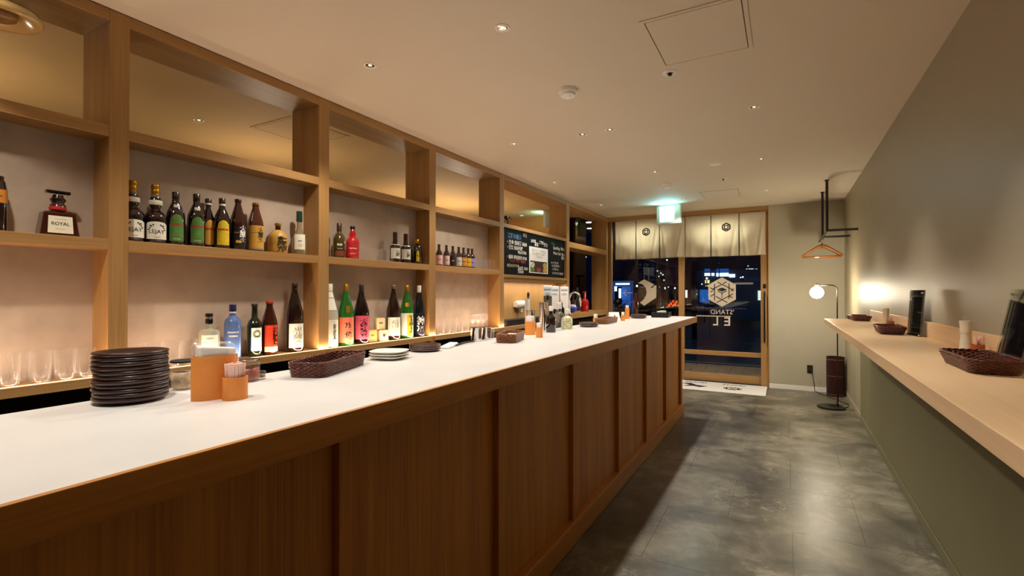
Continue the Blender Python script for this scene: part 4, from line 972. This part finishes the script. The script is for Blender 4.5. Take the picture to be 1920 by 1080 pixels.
# items in the end bay sill
ZS = 1.0285
def Xs(px): return onX(px, 560, -2.53).y
t = thing('blue_bowl', 'blue glass bowl with pale petals on the end bay sill', 'bowl', (-2.53, Xs(1072), ZS))
MB().lathe([(0, .003), (.035, 0), (.06, .03), (.085, .075), (.082, .075), (.055, .035), (0, .01)], 28).build('glass', glassy('#2848c8'), t, True)
mb = MB(); rr = random.Random(3)
for k in range(16): a = rr.uniform(0, 6.28); q = rr.uniform(0, .055); mb.lathe([(0, 0), (.02, .012), (.014, .03), (0, .036)], 7, (q*math.cos(a), q*math.sin(a)), .055+rr.uniform(0, .025))
o = mb.build('petals', pm('pale_petals', '#e6e0ee', .5), t, True); o['kind'] = 'stuff'
bottle2(1083, 560, -2.53, .038, .33, 'tall clear bottle on the end bay sill left of the red one', M['glass'], 'tall_bottle', M['glass'], .01, z=ZS, sh=.4)
bottle2(1075, 560, -2.585, .026, .30, 'slender clear bottle at the back of the end bay sill', M['glass'], 'tall_bottle', M['glass'], .01, z=ZS, sh=.4)
bottle2(1096, 560, -2.53, .060, .27, 'bright red bottle on the end bay sill', glassy('#b00c10'), 'liqueur_bottle', glassy('#c01018', .4), .02, z=ZS, sh=.5)
# far end group
px_ = -1.40
platestack(-1.36, onX(1104, 611, -1.36).y, 3, .075, .009, 'brown plate in the stack before the light basket', 'far brown plates', pm('brown_glaze2', '#4a2f28', .25, coat=.5), .6, .018, 'brown_plate')
platestack(-1.36, onX(1197, 596, -1.36).y, 3, .085, .011, 'brown plate in the farthest stack on the counter', 'farthest brown plates', pm('brown_glaze3', '#4a2f28', .25, coat=.5), .6, .02, 'brown_plate')
t = thing('folded_card', 'white folded tent card standing past the light basket', 'card', (-1.43, onX(1151, 597, -1.43).y, ZT), -.9)
MB().add([(-.045, -.05, 0), (-.045, .05, 0), (0, .05, .085), (0, -.05, .085), (.045, -.05, 0), (.045, .05, 0), (-.042, -.05, 0), (-.042, .05, 0), (0, .05, .080), (0, -.05, .080), (.042, -.05, 0), (.042, .05, 0)],
         [(0, 1, 2, 3), (3, 2, 5, 4), (6, 9, 8, 7), (9, 10, 11, 8), (0, 3, 9, 6), (3, 4, 10, 9), (1, 7, 8, 2), (2, 8, 11, 5), (0, 6, 7, 1), (4, 5, 11, 10)]).build('card_sheet', M['matte'], t)
v, f = text_w('A', width=.03, bold=.03); MB().add([(.0226+.0008-(b)*.53, a, .0425+b) for a, b in v], f).build('lettering', M['ink'], t)
# dark tray with wrapped sweets
tx = -1.20; ty = 5.58
t = thing('serving_tray', 'dark box tray at the far end of the white counter', 'tray', (tx, ty, ZT), .1)
MB().box(-.09, .09, -.16, .16, 0, .006).build('bottom', M['black'], t)
mb = MB(); mb.box(-.09, -.084, -.16, .16, .006, .055); mb.box(.084, .09, -.16, .16, .006, .055); mb.box(-.084, .084, -.16, -.154, .006, .055); mb.box(-.084, .084, .154, .16, .006, .055); mb.build('sides', M['black'], t)
mint = pm('mint_wrapper', '#c8d8b8', .5, noise=.4, nscale=60)
sw = None
for k in range(7):
    xx = tx-.04+(k % 2)*.08; yy = ty-.12+k*.038
    lab = 'pale green wrapped sweet packet in the dark box tray'
    if sw is None:
        sw = MB().box(-.03, .03, -.017, .017, 0, .03, .008).build('sweet_packet', mint, None, True); tag(sw, lab, 'packet', 'sweet packets in the tray')
        o = sw
    else: o = sw.copy(); C.objects.link(o)
    o.location = (xx, yy, ZT+.0065+.031*(0)); o.rotation_euler = (0, 0, .3*math.sin(k*2)*0)
for k in range(3):
    o = sw.copy(); C.objects.link(o); o.location = (tx-.0, ty-.09+k*.09, ZT+.038); o['label'] = 'upper wrapped sweet packet piled on those in the dark box tray'; o['group'] = 'upper sweet packets in the tray'
bottle2(1192, 580, -1.44, .03, .26, 'dark red brown bottle standing before the left window glass', glassy('#3c0c06'), 'liqueur_bottle', glassy('#3c0c06'), .01)

# ------------------------------------------------------------------ menu board
t = thing('menu_board', 'black chalk menu board with white handwriting in the fifth bay', 'menu board')
XBd = CX-.03
box('board', XBd-.012, XBd, 4.29, 5.91, 1.489, 1.966, pm('chalkboard', '#08070a', .6, spec=.15), t, .001)
def wtext(s_, px, py, width, mat, name='lettering'):
    p = onX(px, py, XBd); v, f = text_w(s_, width=width, bold=.02)
    MB().add([(XBd+.0008, p.y+a, p.z+b) for a, b in v], f).build(name, mat, t)
cw = M['inkw']; cr = pm('red_chalk', '#c04038', .7); cy = pm('yellow_chalk', '#d8d2a0', .7); cg = pm('green_chalk', '#3c8a50', .7); cb = pm('blue_chalk', '#5a8ac0', .7)
for a in (('工藤の昼酒', 965, 443, .30, cb), ('本日', 984, 441, .09, cw), ('・刃金 純米酒 ¥600', 970, 456, .44, cw), ('・獺祭 純米吟醸', 966, 465, .34, cw), ('90ml ¥700', 979, 474, .2, cw),
          ('・鍋島 特別純米 ¥700', 970, 483, .44, cw), ('ハッピーアワー開催中', 971, 490, .36, cr), ('本日のおすすめ', 962, 498, .26, cy), ('SAKE', 976, 503, .12, cw), ('¥500', 986, 504, .09, cw), ('750ml', 976, 509, .13, cw),
          ('お料理', 1000, 452, .12, cw), ('宴会', 1006, 458, .1, cw), ('ご予約', 1015, 455, .12, cw), ('承り', 1023, 460, .1, cw), ('Wine', 1037, 457, .12, cg), ('Sparkling  Wine', 1048, 467, .36, cw), ('White / Red  Glass', 1048, 476, .36, cw), ('¥550', 1056, 484, .12, cw),
          ('ハートランド', 1040, 493, .22, cw), ('・レモンサワー', 1042, 499, .26, cw), ('・ハイボール', 1041, 505, .2, cw), ('テイクアウトできます', 1046, 513, .34, cw)):
    wtext(*a)
p0, p1 = onX(992, 461, XBd), onX(1027, 514, XBd)
o = box('menu_poster', XBd, XBd+.002, p0.y, p1.y, 1.525, 1.825, pm('poster_white', '#ffffff', .8), t)
for k, c_ in enumerate(('#6a8a2a', '#b04030', '#d8a050', '#e8dcc8', '#3a2018', '#c8b040')):
    yy = p0.y+.06+(k % 3)*.165+.02; zz = 1.565+(k//3)*.055
    MB().lathe([(0, 0), (.055, .0005), (.055, 0)], 18).map(lambda p: (XBd+.0024+p[2]*.3+k*.0002, yy+p[0], zz+p[1]*.6)).build('food_picture', pm('food_%d' % k, c_, .6, noise=.5, nscale=50), o)
box('picture_ground', XBd+.0018, XBd+.0023, p0.y+.03, p1.y-.03, 1.535, 1.665, pm('picture_dark', '#3c2a20', .6, noise=.6, nscale=40), o)
v, f = text_w('宴会プラン  お料理8品\n飲み放題付き 4000円\nご予約受付中', width=.36); MB().add([(XBd+.0026, (p0.y+p1.y)/2+a, 1.75+b) for a, b in v], f).build('poster_print', pm('grey_print', '#a8a49c', .7), o)
# little black spotlight above the board
t = thing('clip_spotlight', 'small black clip spotlight on the rail above the menu board', 'spotlight', (CX-.03, 4.42, 2.0055))
MB().lathe([(0, 0), (.012, 0), (.006, .03), (0, .03)], 12).build('clip', M['black'], t, True, True); MB().tube([(0, -.05, .075), (0, 0, .04), (0, .05, .075)], [.018, .008, .018], 10).build('heads', M['black'], t, True)

# ------------------------------------------------------------------ far right corner
# coat rail
t = thing('coat_rail', 'black steel coat rail hung from the ceiling and braced to the right wall', 'coat rail')
def pole(name, a, b, r=.0125): MB().tube([a, b], r, 4).build(name, M['black'], t)
rx_ = .397
for y in (6.19, 6.90):
    pole('drop_pole', (rx_, y, 1.955), (rx_, y, CEIL-.004)); pole('wall_arm', (rx_, y, 1.963), (XR-.003, y, 1.963))
    MB().box(rx_-.022, rx_+.022, y-.022, y+.022, CEIL-.005, CEIL-.0005).build('ceiling_plate', M['black'], t)
pole('hanging_bar', (rx_, 6.17, 1.963), (rx_, 7.50, 1.963))
# hangers
def hanger(y, label, first=None, rz=0.):
    t = thing('coat_hanger', label, 'hanger', (rx_, y, 1.95), rz, 'wooden coat hangers')
    MB().tube([(0, 0, -.075), (0, 0, -.02), (.014, 0, -.008), (.016, 0, .008), (0, 0, .021), (-.014, 0, .010)], .002, 8).build('hook', M['chrome'], t, True)
    for s_ in (-1, 1): MB().tube([(0, 0, -.078), (s_*.05, 0, -.098), (s_*.13, .005, -.15), (s_*.205, .012, -.205)], [.017, .015, .012, .012], 10).build('shoulder_arm', M['skin'], t, True)
    MB().tube([(-.20, .012, -.212), (.20, .012, -.212)], .008, 10).build('trouser_bar', M['skin'], t, True)
    MB().box(-.075, -.03, .001, .005, -.222, -.214).build('label_plate', M['matte'], t)
    return t
hg = hanger(6.98, 'wooden coat hanger at the front of the coat rail')
for k in range(1, 5): dup(hg, (rx_, 6.98+.035*k, 1.95), .01*(k % 3-1), '%s wooden coat hanger behind the front one on the coat rail' % ORD[k-1], 'wooden coat hangers')
# floor lamp
LY = 6.60
lp = thing('floor_lamp', 'black arched floor lamp with a glowing globe in the far right corner', 'floor lamp', (.45, LY, 0))
MB().lathe([(0, 0), (.135, 0), (.138, .004), (.138, .018), (.13, .022), (0, .024)], 40).build('base', M['black'], lp, True, True)
arc = [(.065, 0, .022), (.065, 0, 1.33)]+[(.065-.055+.055*math.cos(a), 0, 1.33+.055*math.sin(a)) for a in [PI/2*k/6 for k in range(1, 7)]]+[(-.13, 0, 1.385)]
MB().tube(arc, .0065, 10).build('pole', M['black'], lp, True)
MB().lathe([(0, 1.41), (.022, 1.41), (.024, 1.40), (.024, 1.365), (0, 1.365)], 20, (-.13, 0)).build('socket', pm('socket_metal', '#6a645c', .4), lp, True, True)
gl = MB().lathe([(.068*math.sin(PI*k/16), 1.302-.068*math.cos(PI*k/16)) for k in range(17)], 28, (-.13, 0)).build('globe', pm('globe_glass', '#ffffff', .4, emit='#fff0d2', es=105), lp, True)
MB().tube([(.06, .10, .022), (.08, .10, .03)], .03, 12).build('foot_switch', M['black'], lp, True)
# cord + outlet
t = thing('wall_outlet', 'dark wall socket plate on the far wall by the floor lamp', 'socket', (.285, YB, .29))
MB().box(-.033, .033, -.007, -.0005, -.055, .055, .002).build('plate', pm('bronze_plate', '#2a241c', .4), t); MB().box(-.014, .014, -.03, -.007, -.025, .0, .003).build('plug', M['black'], t)
t = MB().tube([(.285, YB-.032, .275), (.31, YB-.05, .25), (.33, YB-.05, .12), (.335, YB-.06, .02), (.38, YB-.12, .006), (.46, 7.30, .006), (.5, 7.15, .006), (.58, 7.0, .006), (.64, 6.85, .006), (.62, 6.72, .006), (.59, 6.66, .006)], .004, 6).build('power_cord', M['black'], None, True)
tag(t, 'thin black cord from the wall socket to the floor lamp base', 'cord')
# umbrella stand
t = thing('umbrella_stand', 'dark red leather cylinder stand with pale stitched bands in the corner', 'umbrella stand', (.556, 7.42, 0))
MB().lathe([(0, .004), (.094, .004), (.094, .485), (.1, .49), (.1, 0), (0, 0)], 36).build('body', M['leather'], t, True, True)
for z in (.02, .25, .455): MB().lathe([(.1005, z), (.1015, z+.001), (.1015, z+.004), (.1005, z+.005)], 36).build('stitched_band', M['wickl'], t, True)

# ------------------------------------------------------------------ outside at night
gm = pm('street_asphalt', '#20242c', .5, noise=.2, nscale=4)
struct(box('ground_street', -60, 40, 9.6, 70, -.35, -.2, gm), 'dark street outside')
pv = thing('porch_paving', 'brown tiled porch paving outside the door', 'paving')
brick = pm('brown_porch_tile', '#8a6a4c', .6, noise=.25, nscale=12)
box('paving_bed', -4, 2, YF+.045, 9.6, -.2, -.012, M['grout'], pv)
for iy in range(6):
    for ix in range(12):
        x = -3.6+ix*.4+(.2 if iy % 2 else 0); y = YF+.05+iy*.3
        MB().box(x, x+.392, y, y+.292, -.012, 0.0).build('paving_tile', brick, pv)
def emis(name, c_, s_): return pm(name, c_, .5, emit=c_, es=s_)
lw = emis('lit_white', '#e8f4ff', 2.2); lb = emis('lit_blue', '#2868c8', .5); ly = emis('lit_amber', '#ffd890', 1.5); lr_ = emis('lit_red', '#ff4a18', 1.2)
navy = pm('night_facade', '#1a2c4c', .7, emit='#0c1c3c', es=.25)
def quad3(name, px0, px1, py0, py1, Y, mat, par, depth=.1, ground=False):
    a = onY(px0, py0, Y); b = onY(px1, py1, Y)
    if ground: b.z = -.2
    return box(name, min(a.x, b.x), max(a.x, b.x), Y, Y+depth, min(a.z, b.z), max(a.z, b.z), mat, par)
t = thing('office_building', 'dark blue building across the street with lit white windows', 'building')
Yb = 38
a = onY(1300, 505, Yb); b = onY(1460, 505, Yb)
box('facade', a.x, b.x+6, Yb+.02, Yb+8, -.2, onY(1340, 506, Yb).z, navy, t)
for q in ((1321, 1331, 512, 517), (1334, 1339, 512, 517), (1343, 1366, 512, 518), (1367, 1378, 514, 520), (1321, 1331, 504, 509), (1343, 1366, 504, 511, 'b')):
    quad3('window', *q[:4], Yb-.1, lw if len(q) == 4 and q[2] > 510 else lb, t)
for q in ((1322, 1330, 525, 531), (1392, 1396, 547, 552), (1399, 1403, 547, 552), (1323, 1331, 535, 537)): quad3('window', *q, Yb-.1, lw if q[0] > 1390 else ly, t)
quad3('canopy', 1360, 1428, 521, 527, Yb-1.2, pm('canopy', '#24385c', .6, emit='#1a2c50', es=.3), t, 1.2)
t = thing('shop_building', 'dark shop front across the street with a bright doorway at the right', 'building')
a = onY(1372, 530, 30); b = onY(1440, 530, 30)
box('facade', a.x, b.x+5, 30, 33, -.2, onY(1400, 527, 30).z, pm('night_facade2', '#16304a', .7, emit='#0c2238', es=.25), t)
quad3('lit_doorway', 1421, 1428, 545, 563, 29.9, emis('lit_cream', '#e8f0d8', 1.2), t, .09); quad3('sign_band', 1376, 1412, 530, 533, 29.9, emis('sign_warm', '#b89a80', .5), t, .09)
t = thing('roof_sign', 'small white lit sign high on a far building at the right', 'sign'); quad3('sign_panel', 1399, 1413, 504, 508, 40, lw, t); quad3('sign_panel', 1416, 1420, 504, 507, 40, lw, t); quad3('post', 1411, 1411.6, 508, 530, 40.02, M['black'], t)
# bus shelter
t = thing('bus_shelter', 'blue lit bus shelter outside the left window', 'shelter')
Ys = 20; fb = pm('shelter_blue', '#1c4a7c', .5, emit='#104080', es=.6)
for q in ((1148, 1151, 528, 580), (1183, 1186, 528, 590), (1148, 1186, 527, 530), (1149, 1184, 536, 538)): quad3('frame', *q, Ys, fb, t, .12, q[3] > 570)
quad3('roof_light', 1154, 1180, 531, 534, Ys-.1, lw, t, .06); quad3('lit_poster', 1160, 1164, 541, 559, Ys-.1, lw, t, .05); quad3('lit_poster', 1166, 1182, 538, 575, Ys+.1, lb, t, .05)
quad3('lit_poster', 1152, 1156, 537, 546, Ys-.1, lw, t, .05)
t = thing('street_pole', 'tall grey street pole outside the door glass', 'pole'); p = onY(1302, 600, 17)
MB().lathe([(0, 0), (.08, 0), (.06, 4.6), (0, 4.6)], 12, (p.x, 17), -.2).build('shaft', pm('pole_grey', '#4a5262', .5), t, True); MB().lathe([(0, 0), (.11, 0), (.11, .12), (0, .12)], 12, (p.x, 17), 2.35).build('collar', M['steel'], t)
t = thing('lit_column', 'upright white light column outside by the centre post', 'light'); quad3('tube', 1285, 1288, 544, 558, 24, lw, t); quad3('base', 1285, 1288, 558, 576, 24, M['black'], t, .1, True)
t = thing('blue_poster_stand', 'blue lit poster case across the street', 'poster case'); quad3('case', 1312, 1330, 543, 567, 26, pm('poster_blue', '#3a78d0', .5, emit='#2a68c0', es=.7, noise=.6, nscale=3), t); quad3('leg', 1320, 1322, 567, 582, 26.05, M['black'], t, .1, True)
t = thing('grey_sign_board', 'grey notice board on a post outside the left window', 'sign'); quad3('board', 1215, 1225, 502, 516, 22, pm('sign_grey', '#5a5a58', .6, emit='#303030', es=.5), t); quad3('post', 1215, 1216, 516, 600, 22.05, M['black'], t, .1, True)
dots = [(1250.5, 487.5, 2.2, lw), (1232, 508, 1.5, lw), (1238, 512, 1.5, lw), (1241, 515, 2, lw), (1233, 518, 1.5, lw), (1242, 525, 1.7, lw), (1190, 536, 3.2, lw), (1217, 540, 3, lw), (1231, 538, 1.6, lw), (1241, 540, 3, lw), (1260, 540, 2.6, lw), (1247, 538, 1.5, lw), (1273, 540, 1.4, lw),
        (1320, 521, 3, lw), (1331, 531, 2.4, ly), (1376.5, 533, 2, lw), (1385, 519, 1.8, lw), (1389, 518, 2.2, lw), (1399, 496, 1.3, lw), (1308, 532, 1.8, lw), (1424, 539, 2, lw), (1341, 490, 1.4, lb), (1168, 541, 2, lw), (1296, 552, 1.6, lw)]
for k, (x, y) in enumerate(((-2.913, 7.92), (-3.167, 8.671))):
    t = thing('porch_downlight', ('nearer' if k == 0 else 'farther')+' bright round porch lamp seen through the top of the end bay', 'lamp', (x, y, 2.5))
    MB().lathe([(.0, -.008), (.05, -.008), (.056, -.005), (.056, -.0005)], 24).build('lens', lw, t, True)
dots += [(1077, 478, 2.2, lw), (1096, 498, 2.2, lw)]
first = None
for i, (x, y, r_, m_) in enumerate(dots):
    p = onY(x, y, 34); R_ = r_*34/FPX*.62
    o = thing('street_light', 'small glowing street light far off in the dark street', 'street light', (p.x, p.y+.1*i, -.2), 0, 'far street lights')
    MB().lathe([(R_*math.sin(PI*k/8), p.z+.2+R_*math.cos(PI*k/8)) for k in range(9)], 12).build('lit_globe', m_, o, True)
    MB().tube([(0, 0, 0), (0, 0, p.z+.2-R_)], .03, 6).build('post', M['black'], o)
t = thing('road_barrier', 'low dark road barrier with red orange warning lamps in the street', 'barrier'); quad3('barrier_board', 1252, 1274, 572, 580, 30.2, M['black'], t, .1, True)
for x, y in ((1256, 570), (1260, 566), (1264, 571), (1267, 567), (1271, 572), (1253, 573), (1261, 573)): quad3('warning_lamp', x, x+2.2, y-3, y+1.5, 30, lr_, t, .2)
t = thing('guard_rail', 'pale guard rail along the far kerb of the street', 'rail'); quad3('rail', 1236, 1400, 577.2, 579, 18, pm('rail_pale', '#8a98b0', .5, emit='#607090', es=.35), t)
quad3('post', 1240, 1241, 577, 590, 18.12, M['steel'], t, .1, True); quad3('post', 1330, 1331, 577, 590, 18.12, M['steel'], t, .1, True)
t = thing('road_markings', 'thin pale lines painted along the dark street', 'road marking')
for k, y in enumerate((11.2, 13.2, 16)): box('line', -9, 4, y, y+.1, -.2, -.195, pm('road_paint', '#8a90a0', .7), t)
# street-side planters dark foliage left
t = thing('potted_plant', 'dark leafy plant outside low in the left window', 'plant', (onY(1157, 580, 8.3).x, 8.3, 0))
MB().lathe([(0, 0), (.14, 0), (.17, .3), (.15, .3), (0, .28)], 20).build('pot', pm('pot_grey', '#40403c', .6), t, True, True)
rr = random.Random(4); mb = MB()
for k in range(70):
    a = rr.uniform(0, 6.28); h = rr.uniform(.3, 1.15); q = rr.uniform(.02, .2); d = Vector((math.cos(a), math.sin(a), .5)).normalized(); c_ = Vector((q*math.cos(a), q*math.sin(a), h)); u = d.cross(Vector((0, 0, 1))).normalized()*.03
    mb.add([c_, c_+d*.07+u, c_+d*.15, c_+d*.07-u], [(0, 1, 2, 3)])
o = mb.build('foliage', pm('dark_leaves', '#3a3218', .5), t); o['kind'] = 'stuff'; MB().tube([(0, 0, .28), (.01, 0, 1.1)], .012, 8).build('stem', brown, t)
lamp('street_glow', 'AREA', (-2, 22, 7), 60, (.25, .45, 1), 8, rot=(0, 0, 0), size_y=8)
